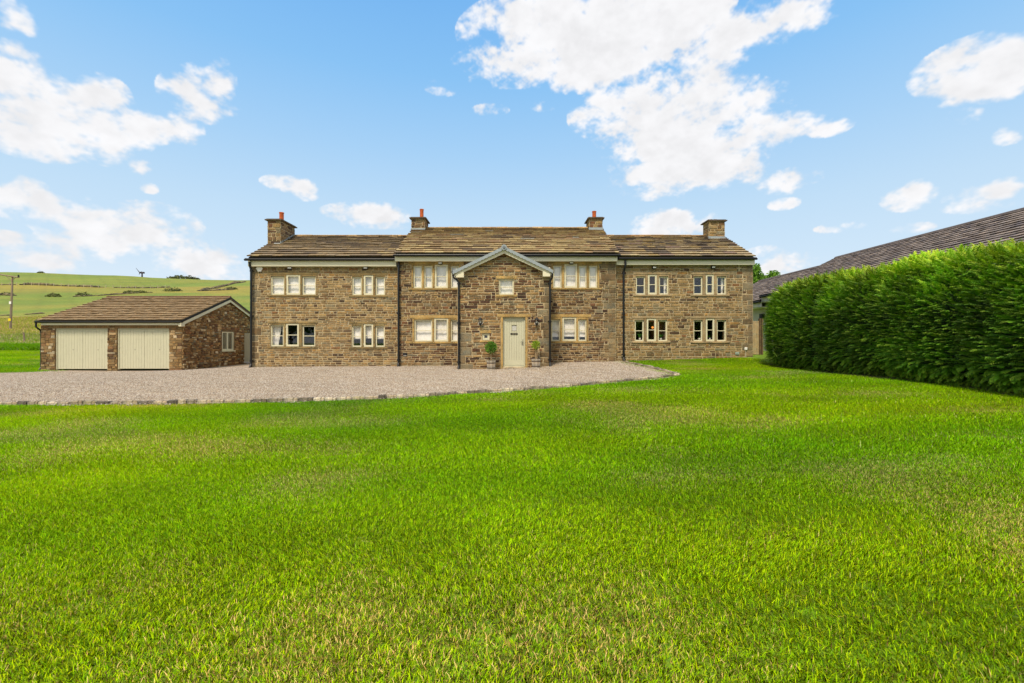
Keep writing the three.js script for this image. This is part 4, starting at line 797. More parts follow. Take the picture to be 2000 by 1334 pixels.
// gate between the garage and the house
{
  const D = 28.6, a = at(356, 23.3) + 0.06, b = -11.6, y0 = EYE - 1.36, y1 = EYE + 0.52, o = thing('side_gate', 'pale green boarded side gate between the garage and the farmhouse', 'gate', [(a + b) / 2, y0, -D]);
  const n = 10, w = 1.3 / n;
  for (let i = 0; i < n; i++) part(o, 'board', cbox(a + i * w + 0.002, a + (i + 1) * w - 0.002, y0 + 0.06, y1, -D - 0.03, -D, 0.006), M.sage);
  part(o, 'kick_rail', box(a, a + 1.3, y0 + 0.03, y0 + 0.09, -D, -D + 0.02), M.white);
  part(o, 'gate_post', box(a + 1.32, a + 1.44, y0 - 0.1, y1 + 0.05, -D - 0.08, -D + 0.04), M.sage);
  for (let i = 0; i < 30; i++) { const x = a + 1.46 + i * 0.13; if (x > b) break; part(o, 'board', cbox(x, x + 0.126, y0 + 0.06, y1, -D - 0.03, -D, 0.006), M.sage); }
}

// ---------------------------------------------------------------- the bungalow behind the hedge
{
  const xr = 18, hr = EYE + 4.62, xe = 13.75, he = EYE + 2.52, d0 = 6, d1 = 25.2, d2 = 25.21, d3 = 33, hr2 = EYE + 4.36;
  const o = thing('bungalow', 'neighbouring bungalow with long grey brown tiled roof behind the hedge', 'house', [xr, 0, -16]);
  const TILE = [['#978a82', 4], ['#897c74', 4], ['#a4968c', 3], ['#7b7070', 2.4], ['#ae9e92', 1.6]], sets = [];
  for (const [a, b, h, drop] of [[d0, d1, hr, 0], [d2, d3, hr2, 0.26]]) {
    const g = assembly(o, 'roof'), ye = he - drop;
    for (const s of [1, -1]) {
      const P = [], X = (t) => xr - s * t, q = (m, n, p, w) => P.push(...m, ...n, ...p, ...m, ...p, ...w), L = xr - xe;
      q([X(0), h, -a], [X(0), h, -b], [X(L), ye, -b], [X(L), ye, -a]); q([X(0), h - 0.1, -a], [X(L), ye - 0.1, -a], [X(L), ye - 0.1, -b], [X(0), h - 0.1, -b]);
      q([X(0), h, -b], [X(0), h - 0.1, -b], [X(L), ye - 0.1, -b], [X(L), ye, -b]); q([X(L), ye, -a], [X(L), ye, -b], [X(L), ye - 0.1, -b], [X(L), ye - 0.1, -a]);
      part(g, s > 0 ? 'roof_deck' : 'rear_slope', raw(P), s > 0 ? M.underlay : std({ color: '#6b6260' }));
    }
    sets.push({ parent: g, list: slates({ from: a, to: b, eave: [xe, ye], ridge: [xr, h], e0: 0.3, e1: 0.3, width: [0.3, 0.31], thick: 0.035, palette: TILE, seed: 801 + drop * 100, axis: 'd', dist: 18, jit: 0.006, vary: 0.16 }) });
    for (let d = a; d < b - 0.05; d += 0.45) part(g, 'ridge_tile', tint(flat(new THREE.CylinderGeometry(0.13, 0.13, Math.min(0.445, b - d), 10, 1, false, 0, Math.PI * 2)), new THREE.Color('#6b605c')).rotateX(Math.PI / 2).translate(xr, h - 0.03, -d - 0.22), M.slate);
    part(g, 'verge', raw((() => { const Q = [], L = xr - xe, z = -b - 0.03; for (const zz of [[z, z + 0.06]]) { const A = [xe, ye + 0.07, zz[0]], B = [xr, h + 0.07, zz[0]], C = [xr, h - 0.1, zz[0]], Dd = [xe, ye - 0.1, zz[0]], a2 = [xe, ye + 0.07, zz[1]], b2 = [xr, h + 0.07, zz[1]]; Q.push(...A, ...B, ...C, ...A, ...C, ...Dd, ...A, ...a2, ...b2, ...A, ...b2, ...B); } return Q; })()), M.blackMatt);
    part(g, 'fascia', box(xe + 0.06, xe + 0.09, ye - 0.32, ye - 0.04, -b, -a), M.white);
    part(g, 'gutter', move(new THREE.CylinderGeometry(0.06, 0.06, b - a, 10).rotateX(Math.PI / 2), xe - 0.03, ye - 0.05, -(a + b) / 2), M.blackMatt);
  }
  pieces(sets, 'tile', 300, M.slate);
  part(o, 'wall', merge([box(14.3, 14.6, -0.2, he - 0.2, -d3 + 0.2, -d0 - 0.3), box(14.6, 21.4, -0.2, he - 0.2, -d3 + 0.2, -d3 + 0.5), box(21.4, 21.7, -0.2, he - 0.2, -d3 + 0.2, -d0 - 0.3), box(14.6, 21.4, -0.2, he - 0.2, -d0 - 0.6, -d0 - 0.3)]), std({ color: '#cfcac2', map: scaled(weather, 0.8) }));
  part(o, 'soffit', merge([box(xe + 0.09, 14.3, he - 0.36, he - 0.33, -d1, -d0), box(xe + 0.09, 14.3, he - 0.62, he - 0.59, -d3, -d2)]), M.white);
  part(o, 'gable_end', raw([14.6, he - 0.2, -d0 - 0.3, 21.4, he - 0.2, -d0 - 0.3, xr, hr - 0.15, -d0 - 0.3, 14.6, he - 0.5, -d3 + 0.2, xr, hr2 - 0.15, -d3 + 0.2, 21.4, he - 0.5, -d3 + 0.2]), std({ color: '#cfcac2' }));
  part(o, 'rain_hopper', box(14.12, 14.3, up(622, 25.9), up(613, 25.9), -26.0, -25.75), M.blackMatt);
}
// boarded gate and post at the corner of the farmhouse
{
  const D = 22, a = at(1471.5, D), b = at(1482.5, D), y0 = up(693.5, D), y1 = up(627, D), o = thing('timber_gate', 'weathered pale timber gate with brown post at the farmhouse corner', 'gate', [(a + b) / 2, y0, -D]);
  const wood = std({ color: '#c3ad84', map: scaled(stoneMap, 1.4), roughness: 0.9 }), brown = std({ color: '#7b6444', map: scaled(stoneMap, 2), roughness: 0.95 });
  const x0 = a - 0.16, n = 4, w = (b - x0) / n; for (let i = 0; i < n; i++) part(o, 'board', cbox(x0 + i * w, x0 + (i + 1) * w - 0.003, y0 + 0.03, y1, -D - 0.03, -D, 0.005), wood);
  for (const [p, q] of [[b + 0.01, b + 0.1], [b + 0.13, b + 0.2]]) part(o, 'gate_post', cbox(p, q, y0 - 0.1, y1 + 0.12, -D - 0.09, -D + 0.02, 0.01), brown);
}

// ---------------------------------------------------------------- foliage
function sprig(n, r, build) { const P = [], C = []; for (let k = 0; k < n; k++) build(k, (a, b, c, col) => { P.push(...a, ...b, ...c); for (let i = 0; i < 3; i++) C.push(col.r, col.g, col.b); }); const g = new THREE.BufferGeometry(); g.setAttribute('position', new THREE.Float32BufferAttribute(P, 3)); g.setAttribute('color', new THREE.Float32BufferAttribute(C, 3)); g.computeVertexNormals(); return g; }
const leafMat = new THREE.MeshPhysicalMaterial({ vertexColors: true, roughness: 0.7, transmission: 0.3, thickness: 0, specularIntensity: 0.4 });
// the conifer hedge: flat feathery sprays round a dense core
{
  const r = rng(90), o = thing('conifer_hedge', 'tall clipped green conifer hedge along the right side of the lawn', 'hedge', [9.6, ground(9.6, 12), -12]);
  const topH = (d) => EYE + (d < 7.8 ? 1.55 - (7.8 - d) * 0.06 : d < 11.1 ? lerp(1.55, 1.8, (d - 7.8) / 3.3) : d < 15.8 ? lerp(1.8, 2.02, (d - 11.1) / 4.7) : 2.02);
  const dFar = 19.2, dNear = 2.5, T = 1.7;
  // outline of the hedge at distance d, angle round its section: front foot -> top -> back
  function skin(d, t, inset) {
    const end = smooth(dFar + 0.1, dFar - 1.5, d), foot = ground(9.5, d), H = (topH(d) - foot) * lerp(0.7, 1, Math.sqrt(end)), lump = fbm(d * 0.9, t * 2.2, 4, 3) - 0.5, seam = Math.exp(-((d - 14.55) ** 2) / 0.07) * 0.3 + Math.exp(-((d - 11.6) ** 2) / 0.05) * 0.1 + Math.exp(-((d - 9.1) ** 2) / 0.05) * 0.12;
    const half = T / 2 * Math.sqrt(Math.max(0.05, end)), cx = HEDGE_FACE(d) + T / 2;
    let x, y;
    if (t < 0.62) { const q = t / 0.62; y = foot + 0.04 + q * (H - 0.3); x = cx - half + lump * 0.34 + seam - Math.sin(q * 2.6) * 0.12 + smooth(0.22, 0, q) * 0.36 + smooth(0.72, 1, q) * 0.16; }
    else if (t < 0.72) { const q = (t - 0.62) / 0.1, a = q * Math.PI / 2; x = cx - half + 0.2 + 0.3 * (1 - Math.cos(a)) + lump * 0.25 + seam; y = foot + H - 0.3 + 0.3 * Math.sin(a) + lump * 0.3; }
    else { const q = (t - 0.72) / 0.28; x = cx - half + 0.5 + q * (half * 2 - 0.5); y = foot + H + lump * 0.34; }
    return [x + inset, y - (t > 0.62 ? inset : 0), d];
  }
  // dense twiggy core
  const nd = 90, nt = 30, P = [], I = [];
  for (let i = 0; i <= nd; i++) for (let k = 0; k <= nt; k++) { const [x, y, d] = skin(lerp(dNear, dFar - 0.12, i / nd), k / nt, 0.14); P.push(x, y, -d); }
  for (let i = 0; i < nd; i++) for (let k = 0; k < nt; k++) { const a = i * (nt + 1) + k, b = a + 1, c = a + nt + 1, e = c + 1; I.push(a, b, e, a, e, c); }
  { const base = P.length / 3; for (let i = 0; i <= nd; i++) { const d = lerp(dNear, dFar - 0.12, i / nd); P.push(HEDGE_FACE(d) + T, ground(9.5, d) - 0.1, -d); } for (let i = 0; i < nd; i++) { const a = i * (nt + 1) + nt, c = a + nt + 1; I.push(a, base + i, base + i + 1, a, base + i + 1, c); } }
  const core = new THREE.BufferGeometry(); core.setAttribute('position', new THREE.Float32BufferAttribute(P, 3)); core.setIndex(I); core.computeVertexNormals();
  part(o, 'branches', core, std({ color: '#20301a', roughness: 1 }));
  const GREENS = ['#48911a', '#5aa31e', '#3b7c1a', '#6cb024'].map((c) => new THREE.Color(c)), TIP = ['#a6d02e', '#b8dc3a', '#8cc226'].map((c) => new THREE.Color(c));
  const spray = () => { const rr = rng(Math.floor(r() * 1e6)), base = GREENS[Math.floor(rr() * 4)], tip = TIP[Math.floor(rr() * 3)], L = 0.24; return sprig(17, rr, (k, tri) => {
    const t = k / 16, side = k % 2 ? 1 : -1, y = t * L, l = 0.1 * (1 - t * 0.75) * (0.7 + rr() * 0.5), a = (0.5 + rr() * 0.4), dx = Math.sin(a) * l * side, dy = Math.cos(a) * l, droop = -t * t * 0.05 - rr() * 0.012, w = 0.011, c = base.clone().lerp(tip, Math.min(1, t * 0.75 + rr() * 0.3)).multiplyScalar(0.8 + rr() * 0.4);
    tri([-w * 0.5, y, droop], [w, y - 0.005, droop], [dx * 0.6 + w * 0.7, y + dy * 0.55, droop - 0.008], c); tri([-w * 0.5, y, droop], [dx * 0.6 + w * 0.7, y + dy * 0.55, droop - 0.008], [dx * 0.6 - w, y + dy * 0.6 + 0.008, droop - 0.006], c);
    tri([dx * 0.6 - w, y + dy * 0.55, droop - 0.006], [dx * 0.6 + w, y + dy * 0.5, droop - 0.008], [dx, y + dy, droop - 0.022], c.clone().lerp(tip, 0.35));
  }); };
  const kinds = [spray(), spray(), spray(), spray()], m = new THREE.Matrix4(), X = new THREE.Vector3(), Yv = new THREE.Vector3(), Z = new THREE.Vector3(), col = new THREE.Color(), S = kinds.map(() => []);
  const foliage = assembly(o, 'foliage'); foliage.userData.kind = 'stuff';
  for (let d = dNear; d < dFar; d += 0.052) for (let t = 0; t < 0.98; t += 0.0135) {
    const D = d + (r() - 0.5) * 0.07, tt = Math.min(0.99, Math.max(0, t + (r() - 0.5) * 0.016)); if (tt > 0.8 && r() < 0.55) continue;
    const deep = r() * r() * 0.16, p = skin(D, tt, deep), q = skin(D, Math.min(1, tt + 0.01), deep), e = skin(D + 0.05, tt, deep);
    X.set(e[0] - p[0], e[1] - p[1], -(e[2] - p[2])).normalize(); Z.set(q[0] - p[0], q[1] - p[1], 0).normalize(); const N = new THREE.Vector3().crossVectors(X, Z); if (N.x > 0.2 || (tt > 0.7 && N.y < 0)) N.negate();
    Yv.copy(N).multiplyScalar(0.9).add(new THREE.Vector3((r() - 0.5) * 0.9, 0.15 + r() * 0.55, (r() - 0.5) * 1.5)).normalize();
    const nrm = new THREE.Vector3((r() - 0.5) * 0.8 - 0.3, 1, (r() - 0.5) * 0.8).projectOnPlane(Yv).normalize(); X.crossVectors(Yv, nrm);
    const s = (0.65 + r() * 0.6) * (tt > 0.6 ? 1.15 : 1); m.makeBasis(X.multiplyScalar(s), Yv.clone().multiplyScalar(s), nrm.multiplyScalar(s)).setPosition(p[0], p[1], -p[2]);
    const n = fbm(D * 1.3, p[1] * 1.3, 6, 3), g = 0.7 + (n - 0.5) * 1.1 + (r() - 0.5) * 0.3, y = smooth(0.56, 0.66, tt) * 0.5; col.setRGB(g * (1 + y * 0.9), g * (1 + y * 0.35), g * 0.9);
    S[Math.floor(r() * 4)].push([m.clone(), col.clone()]);
  }
  kinds.forEach((g, k) => { const im = new THREE.InstancedMesh(g, leafMat, S[k].length); im.name = 'leaf_sprays'; im.userData.kind = 'stuff'; im.castShadow = im.receiveShadow = true; S[k].forEach(([mm, c], i) => { im.setMatrixAt(i, mm); im.setColorAt(i, c); }); foliage.add(im); });
  // bare earth under it
  const bed = []; for (let d = 2.5; d <= 18.6; d += 0.4) bed.push([HEDGE_FACE(d) - 0.02 - 0.34 * Math.exp(-((d - 12) ** 2) / 2.4) + (r() - 0.5) * 0.12, d]); for (let d = 18.6; d >= 2.5; d -= 1.5) bed.push([HEDGE_FACE(d) + T + 0.2, d]);
  structure('soil', drape(bed, 0.02, 0.4), std({ color: '#5b442c', map: scaled(stoneMap, 1.5), bumpMap: scaled(grainBump, 2), bumpScale: 0.04, roughness: 1 }));
}
// broadleaf trees: trunk, limbs and leaf clumps through the crown
function tree(name, label, x, d, h, spread, colors, seed, group, leaves = 9000) {
  const r = rng(seed), y0 = ground(x, d), o = thing(name, label, 'tree', [x, y0, -d], group), limbs = [pole([x, y0 - 0.3, -d], [x + (r() - 0.5) * 0.3, y0 + h * 0.45, -d], h * 0.03, h * 0.018, 10)], tips = [];
  for (let k = 0; k < 16; k++) { const a = r() * 6.283, l = spread * (0.35 + r() * 0.6), b = y0 + h * (0.22 + r() * 0.25), e = [x + Math.cos(a) * l, y0 + h * (0.4 + r() * 0.52), -d + Math.sin(a) * l]; limbs.push(pole([x, b, -d], e, h * 0.013, h * 0.004, 6)); tips.push(e); for (let i = 0; i < 3; i++) tips.push([e[0] + (r() - 0.5) * spread * 0.7, e[1] + (r() - 0.4) * h * 0.2, e[2] + (r() - 0.5) * spread * 0.7]); }
  part(o, 'trunk', merge(limbs), std({ color: '#5a4a38', map: scaled(stoneMap, 1) }));
  const C = colors.map((c) => new THREE.Color(c)), s = h * 0.022, g = sprig(leaves, r, (k, tri) => {
    const q = tips[Math.floor(r() * tips.length)], rad = spread * 0.28 * Math.pow(r(), 0.5), a = r() * 6.283, b = Math.acos(2 * r() - 1), p = new THREE.Vector3(q[0] + Math.sin(b) * Math.cos(a) * rad, q[1] + Math.cos(b) * rad * 0.75, q[2] + Math.sin(b) * Math.sin(a) * rad), u = new THREE.Vector3(r() - 0.5, r() - 0.5, r() - 0.5).normalize().multiplyScalar(s * (0.6 + r() * 0.8)), v = new THREE.Vector3(r() - 0.5, r() - 0.5, r() - 0.5).cross(u).normalize().multiplyScalar(u.length() * 0.45), c = C[Math.floor(r() * C.length)].clone().multiplyScalar(0.75 + r() * 0.5);
    const A = p.clone().sub(u).toArray(), B = p.clone().add(v).toArray(), D = p.clone().add(u).toArray(), E = p.clone().sub(v).toArray(); tri(A, B, D, c); tri(A, D, E, c);
  });
  part(o, 'crown', g, leafMat); return o;
}
tree('broadleaf_tree', 'green leafy tree between the farmhouse and the bungalow roof', at(1480, 46), 46, 7.4, 2.2, ['#6f9a2c', '#85aa38', '#5b8526'], 31, undefined, 5000);
// trees behind the photographer, mirrored in the window panes
[[-17, -24, 7.6, 4.6], [-9, -27, 8.2, 4.8], [-1, -25, 7.4, 4.6], [7, -26, 8, 4.8], [15, -25, 7.2, 4.6], [23, -26, 8, 5], [-25, -25, 7.6, 4.8], [31, -27, 8, 5], [-33, -26, 8, 5], [-41, -25, 7.8, 5]].forEach(([x, d, h, s], i) => tree('garden_tree', 'broadleaf tree in the row behind the camera, seen only as window reflections', x, d, h, s, ['#4d7a22', '#5f8a2a', '#3f681c'], 130 + i, 'trees reflected in the windows', 6500));

// two standard bay trees in half-barrel planters beside the door
function bay(label, x, d, ball, ry, stems, colors, seed, n, barrel) {
  const r = rng(seed), y0 = ground(x, d) + 0.03, o = thing('potted_bay_tree', label, 'potted tree', [x, y0, -d], 'bay trees beside the door'), C = colors.map((c) => new THREE.Color(c)), H = 0.37, R0 = 0.155, R1 = 0.185;
  const wood = ['#d2c6b2', '#bcae98', '#ded4c4'].map((c) => std({ color: c, map: scaled(stoneMap, 3), roughness: 0.95 })), pl = assembly(o, 'planter');
  for (let k = 0; k < 14; k++) { const a = k / 14 * 6.283, w = 0.078, rad = (t) => lerp(R0, R1, t), g = solid([[[-w / 2 * 0.86, 0, rad(0) - 0.02], [w / 2 * 0.86, 0, rad(0) - 0.02], [w / 2, H, rad(1) - 0.02], [-w / 2, H, rad(1) - 0.02]], [[-w / 2 * 0.86, 0, rad(0)], [w / 2 * 0.86, 0, rad(0)], [w / 2, H + (r() - 0.5) * 0.01, rad(1)], [-w / 2, H, rad(1)]]], true); part(pl, 'stave', g.rotateY(a).translate(x, y0, -d), wood[k % 3]); }
  for (const t of [0.2, 0.74]) part(pl, 'hoop', new THREE.CylinderGeometry(lerp(R0, R1, t) + 0.01, lerp(R0, R1, t) + 0.006, 0.035, 24, 1, true).translate(x, y0 + H * t, -d), std({ color: '#5a5048', roughness: 0.7, metalness: 0.4 }));
  part(pl, 'soil', new THREE.CylinderGeometry(R1 - 0.025, R1 - 0.03, 0.02, 18).translate(x, y0 + H - 0.05, -d), std({ color: '#3b2d20', roughness: 1 }));
  const cy = EYE + ball;
  part(o, 'stem', merge(stems.map(([a, b]) => pole([x + a, y0 + H - 0.06, -d], [x + b, cy - ry * 0.3, -d], 0.02, 0.016, 7))), std({ color: '#c0a67e', map: scaled(stoneMap, 4) }));
  part(o, 'crown', sprig(n, r, (k, tri) => {
    const a = r() * 6.283, b = Math.acos(2 * r() - 1), rad = ry * Math.pow(r(), 0.42) * (0.88 + fbm(a, b * 2, seed, 2) * 0.3), dir = new THREE.Vector3(Math.sin(b) * Math.cos(a), Math.cos(b), Math.sin(b) * Math.sin(a)), p = new THREE.Vector3(x, cy, -d).addScaledVector(dir, rad), u = dir.clone().add(new THREE.Vector3(r() - 0.5, r() - 0.2, r() - 0.5)).normalize().multiplyScalar(0.03 + r() * 0.022), v = new THREE.Vector3(r() - 0.5, r() - 0.5, r() - 0.5).cross(u).normalize().multiplyScalar(0.013), c = C[Math.floor(r() * C.length)].clone().multiplyScalar(0.75 + r() * 0.5);
    const A = p.clone().sub(u).toArray(), B = p.clone().add(v).toArray(), D = p.clone().add(u).toArray(), E = p.clone().sub(v).toArray(); tri(A, B, D, c); tri(A, D, E, c);
  }), leafMat);
}
bay('full dark green bay tree in a wooden barrel left of the front door', at(959.4, 18.6), 18.6, (667 - 678.5) * 18.6 / FOCAL, 0.25, [[-0.005, -0.01]], ['#4d8420', '#5f9626', '#3b6e1a', '#7aa832'], 41, 900, 0);
bay('sparse yellow green bay tree on twin stems in a barrel right of the door', at(1047, 18.62), 18.62, (667 - 673.5) * 18.62 / FOCAL, 0.185, [[-0.03, -0.01], [0.03, 0.05]], ['#8fae26', '#a8bd34', '#6f9420', '#b8c648'], 42, 460, 1);

// ---------------------------------------------------------------- fittings on the walls
function lantern(label, px) {
  const D = DP, x = at(px, D), y = up(628.5, D), z = -D + 0.02, o = thing('wall_lantern', label, 'lantern', [x, y, z], 'lanterns beside the front door'), c = z + 0.12;
  part(o, 'back_plate', new THREE.CylinderGeometry(0.05, 0.05, 0.02, 14).rotateX(Math.PI / 2).scale(0.8, 1.7, 1).translate(x, y - 0.07, z + 0.01), M.blackMatt);
  part(o, 'arm', merge([tube([[x, y - 0.1, z + 0.01], [x, y - 0.18, z + 0.06], [x, y - 0.14, c]], 0.012, 8), move(new THREE.SphereGeometry(0.018, 8, 6), x, y - 0.14, c)]), M.blackMatt);
  part(o, 'roof', new THREE.LatheGeometry([[0.002, 0.2], [0.018, 0.195], [0.016, 0.17], [0.05, 0.15], [0.075, 0.1], [0.1, 0.075], [0.1, 0.065], [0.07, 0.065]].map((p) => new THREE.Vector2(...p)), 8).translate(x, y, c), M.blackMatt);
  const bars = []; for (let k = 0; k < 6; k++) { const a = k / 6 * 6.283; bars.push(pole([x + Math.cos(a) * 0.055, y - 0.11, c + Math.sin(a) * 0.055], [x + Math.cos(a) * 0.078, y + 0.066, c + Math.sin(a) * 0.078], 0.005, 0.005, 6)); }
  part(o, 'cage', merge([...bars, move(new THREE.CylinderGeometry(0.062, 0.045, 0.03, 12), x, y - 0.12, c)]), M.blackMatt);
  part(o, 'glass', new THREE.CylinderGeometry(0.074, 0.052, 0.17, 12, 1, true).translate(x, y - 0.022, c), M.glass);
  part(o, 'bulb', new THREE.SphereGeometry(0.026, 12, 10).scale(1, 1.9, 1).translate(x, y - 0.02, c), M.white);
  part(o, 'scroll', merge([-1, 1].map((s) => tube([[x + s * 0.03, y - 0.14, c], [x + s * 0.085, y - 0.1, c], [x + s * 0.08, y - 0.04, c], [x + s * 0.062, y - 0.06, c]], 0.006, 6))), M.white);
}
lantern('black coach lantern on the porch wall left of the front door', 938.5);
lantern('black coach lantern on the porch wall right of the front door', 1048);
function floodlight(label, px, py, d, turn) {
  const x = at(px, d), y = up(py + 2.2, d), z = -d, o = thing('floodlight', label, 'floodlight', [x, y, z], 'small floodlights under the eaves');
  part(o, 'bracket', box(x - 0.03, x + 0.03, y + 0.0, y + 0.07, z, z + 0.06), M.blackMatt);
  const c = Math.cos(turn), h = new THREE.Matrix4().makeRotationY(turn).setPosition(x, y, z + 0.12), tilt = (g) => g.rotateX(0.35).applyMatrix4(h);
  part(o, 'housing', tilt(cbox(-0.085, 0.085, -0.06, 0.055, -0.06, 0.02, 0.012)), M.blackMatt);
  part(o, 'lens', tilt(box(-0.075, 0.075, -0.01, 0.05, 0.02, 0.026)), M.white);
}
floodlight('floodlight above the upper left window of the left wing', 568, 522.5, DL, 0.15);
floodlight('floodlight above the narrow upper window of the left wing', 715.5, 522.5, DL, 0.05);
floodlight('floodlight above the upper window left of the porch gable', 860.5, 513, DC, 0);
floodlight('floodlight above the upper window right of the porch gable', 1115.5, 512.5, DC, 0);
floodlight('floodlight above the upper window beside the black downpipe, right wing', 1276.5, 521.5, DR, 0.2);
floodlight('floodlight above the upper right window of the right wing', 1391, 521, DR, 0.25);
{ // alarm box
  const x = at(508, DL), y = up(526, DL), z = -DL + 0.02, o = thing('alarm_box', 'white hexagonal alarm box under the left end of the eaves', 'alarm', [x, y, z]);
  const s = new THREE.Shape([[-0.14, 0.03], [-0.1, 0.09], [0.1, 0.09], [0.14, 0.03], [0.06, -0.1], [-0.06, -0.1]].map((p) => new THREE.Vector2(...p)));
  part(o, 'cover', new THREE.ExtrudeGeometry(s, { depth: 0.05, bevelEnabled: true, bevelSize: 0.012, bevelThickness: 0.012, bevelSegments: 2 }).translate(x, y, z), M.white);
  part(o, 'base', box(x - 0.07, x + 0.07, y - 0.06, y + 0.06, z - 0.02, z - 0.013), M.white);
}
{ const x = at(791.5, DC), y = up(691.5, DC), z = -DC + 0.02, o = thing('outdoor_socket', 'small black outdoor socket low on the wall beside the downpipe', 'socket', [x, y, z]);
  part(o, 'housing', cbox(x - 0.085, x + 0.085, y - 0.05, y + 0.06, z - 0.02, z + 0.06, 0.012), M.blackMatt); part(o, 'switch', merge([-0.04, 0.04].map((q) => box(x + q - 0.02, x + q + 0.02, y - 0.085, y - 0.05, z, z + 0.04))), M.white); }
{ const x = at(1439.5, DR), y = up(690, DR), z = -DR + 0.02, o = thing('air_vent', 'pale grey air vent low on the right wing wall', 'vent', [x, y, z]); part(o, 'frame', cbox(x - 0.09, x + 0.09, y - 0.06, y + 0.06, z - 0.02, z + 0.02, 0.006), std({ color: '#9fb0a4' })); for (let k = 0; k < 4; k++) part(o, 'louvre', box(x - 0.075, x + 0.075, y - 0.045 + k * 0.026, y - 0.03 + k * 0.026, z + 0.02, z + 0.03), std({ color: '#b3bfb3' })); }
{ const x = at(1456, DR), y = up(681, DR), z = -DR + 0.02, o = thing('meter_box', 'tiny white junction box with cable near the right wing corner', 'box', [x, y, z]); part(o, 'cover', cbox(x - 0.06, x + 0.06, y - 0.06, y + 0.06, z - 0.02, z + 0.05, 0.01), M.white); part(o, 'cable', tube([[x, y - 0.06, z + 0.01], [x - 0.01, y - 0.3, z + 0.01], [x + 0.01, ground(x, DR) - 0.05, z + 0.015]], 0.01, 6), std({ color: '#b8b0a0' })); }

// pot plants on the sills of the right wing
function sillPlant(label, px, py, h, n, seed, potW) {
  const d = DR + 0.2, x = at(px, d), y = up(py, d), r = rng(seed), o = thing('potted_plant', label, 'plant', [x, y, -d], 'plants on the window sills'), C = ['#3f7a28', '#5a9434', '#2f6420'].map((c) => new THREE.Color(c));
  part(o, 'pot', new THREE.LatheGeometry([[0.001, 0], [potW * 0.75, 0], [potW, 0.1], [potW * 0.9, 0.1], [potW * 0.7, 0.02]].map((p) => new THREE.Vector2(...p)), 14).translate(x, y, -d), M.white);
  if (n) part(o, 'leaves', sprig(n, r, (k, tri) => { const a = r() * 6.283, l = h * (0.5 + r() * 0.6), q = [x + Math.cos(a) * l * 0.6, y + 0.09 + l * 0.8, -d + Math.sin(a) * l * 0.25], w = 0.018, c = C[k % 3].clone().multiplyScalar(0.8 + r() * 0.5), m = [x + Math.cos(a) * l * 0.35, y + 0.09 + l * 0.55, -d + Math.sin(a) * l * 0.15]; tri([x, y + 0.09, -d], [m[0] - w * Math.sin(a) - w, m[1], m[2] + w], q, c); tri([x, y + 0.09, -d], q, [m[0] + w, m[1] + w * 0.4, m[2] - w], c); }), leafMat);
}
sillPlant('spiky leaved plant in a white pot, first light of the lower window', 1249.6, 664.2, 0.28, 22, 1, 0.05);
sillPlant('bushy fern in a white pot, third light of the lower window', 1290.6, 664.4, 0.26, 46, 2, 0.055);
sillPlant('low white bowl with a small seedling, lower far right window', 1366, 664.4, 0.12, 9, 3, 0.075);
sillPlant('tiny sprig in a white pot, middle light of far right window', 1386.4, 664.2, 0.17, 12, 4, 0.04);
{ // a lit pendant bulb glimpsed in the room behind
  const d = 22.6, x = at(1274.6, d), y = up(639.5, d), o = thing('pendant_lamp', 'small warm lit pendant bulb inside the right wing room', 'lamp', [x, y, -d]);
  part(o, 'flex', pole([x, y + 0.09, -d], [x, 2.15, -d], 0.006), M.blackMatt);
  part(o, 'lamp_holder', pole([x, y + 0.04, -d], [x, y + 0.1, -d], 0.03, 0.02), M.blackMatt);
  part(o, 'bulb', new THREE.SphereGeometry(0.055, 14, 10).translate(x, y, -d), std({ color: '#ffb060', emissive: '#ff9a40', emissiveIntensity: 1.2 }));
  const l = new THREE.PointLight('#ffb066', 0.25); l.position.set(x, y, -d); l.castShadow = true; l.shadow.radius = 2; scene.add(l);
}

// ---------------------------------------------------------------- the hillside
{ // electricity pole
  const D = 72, x = at(20, D), y0 = ground(x, D), yt = up(540, D), o = thing('utility_pole', 'leaning wooden utility pole with crossarm in the field', 'pole', [x, y0, -D]), w = std({ color: '#a89680', map: scaled(stoneMap, 0.8), roughness: 0.95 }), X = (t) => lerp(x, at(24.5, D), t);
  part(o, 'post', pole([X(0), y0 - 0.5, -D], [X(1), yt + 0.1, -D], 0.17, 0.12, 12), w);
  const a = new THREE.Vector3(at(-1, D), up(536, D), -D + 0.2), b = new THREE.Vector3(at(40, D), up(542.5, D), -D + 0.2);
  part(o, 'crossarm', merge([pole([a.x, a.y, a.z], [b.x, b.y, b.z], 0.09, 0.09, 4), pole([X(1) - 0.8, up(539.3, D) , -D + 0.2], [X(0.93), yt - 0.75, -D + 0.1], 0.04), pole([X(1) + 0.8, up(541, D), -D + 0.2], [X(0.93), yt - 0.75, -D + 0.1], 0.04)]), w);
  for (const t of [0.03, 0.97]) { const p = a.clone().lerp(b, t); part(o, 'insulator', pole([p.x, p.y + 0.05, p.z], [p.x, p.y + 0.42, p.z], 0.12, 0.09, 10), M.blackMatt); }
  part(o, 'warning_sign', box(X(0.2) - 0.19, X(0.2) + 0.19, up(627, D), up(622, D), -D + 0.17, -D + 0.2), std({ color: '#e8cf1e' }), 'yellow warning sign low on the pole');
  part(o, 'number_plate', box(X(0.5) - 0.17, X(0.5) + 0.17, up(594, D), up(589, D), -D + 0.17, -D + 0.2), M.white);
}
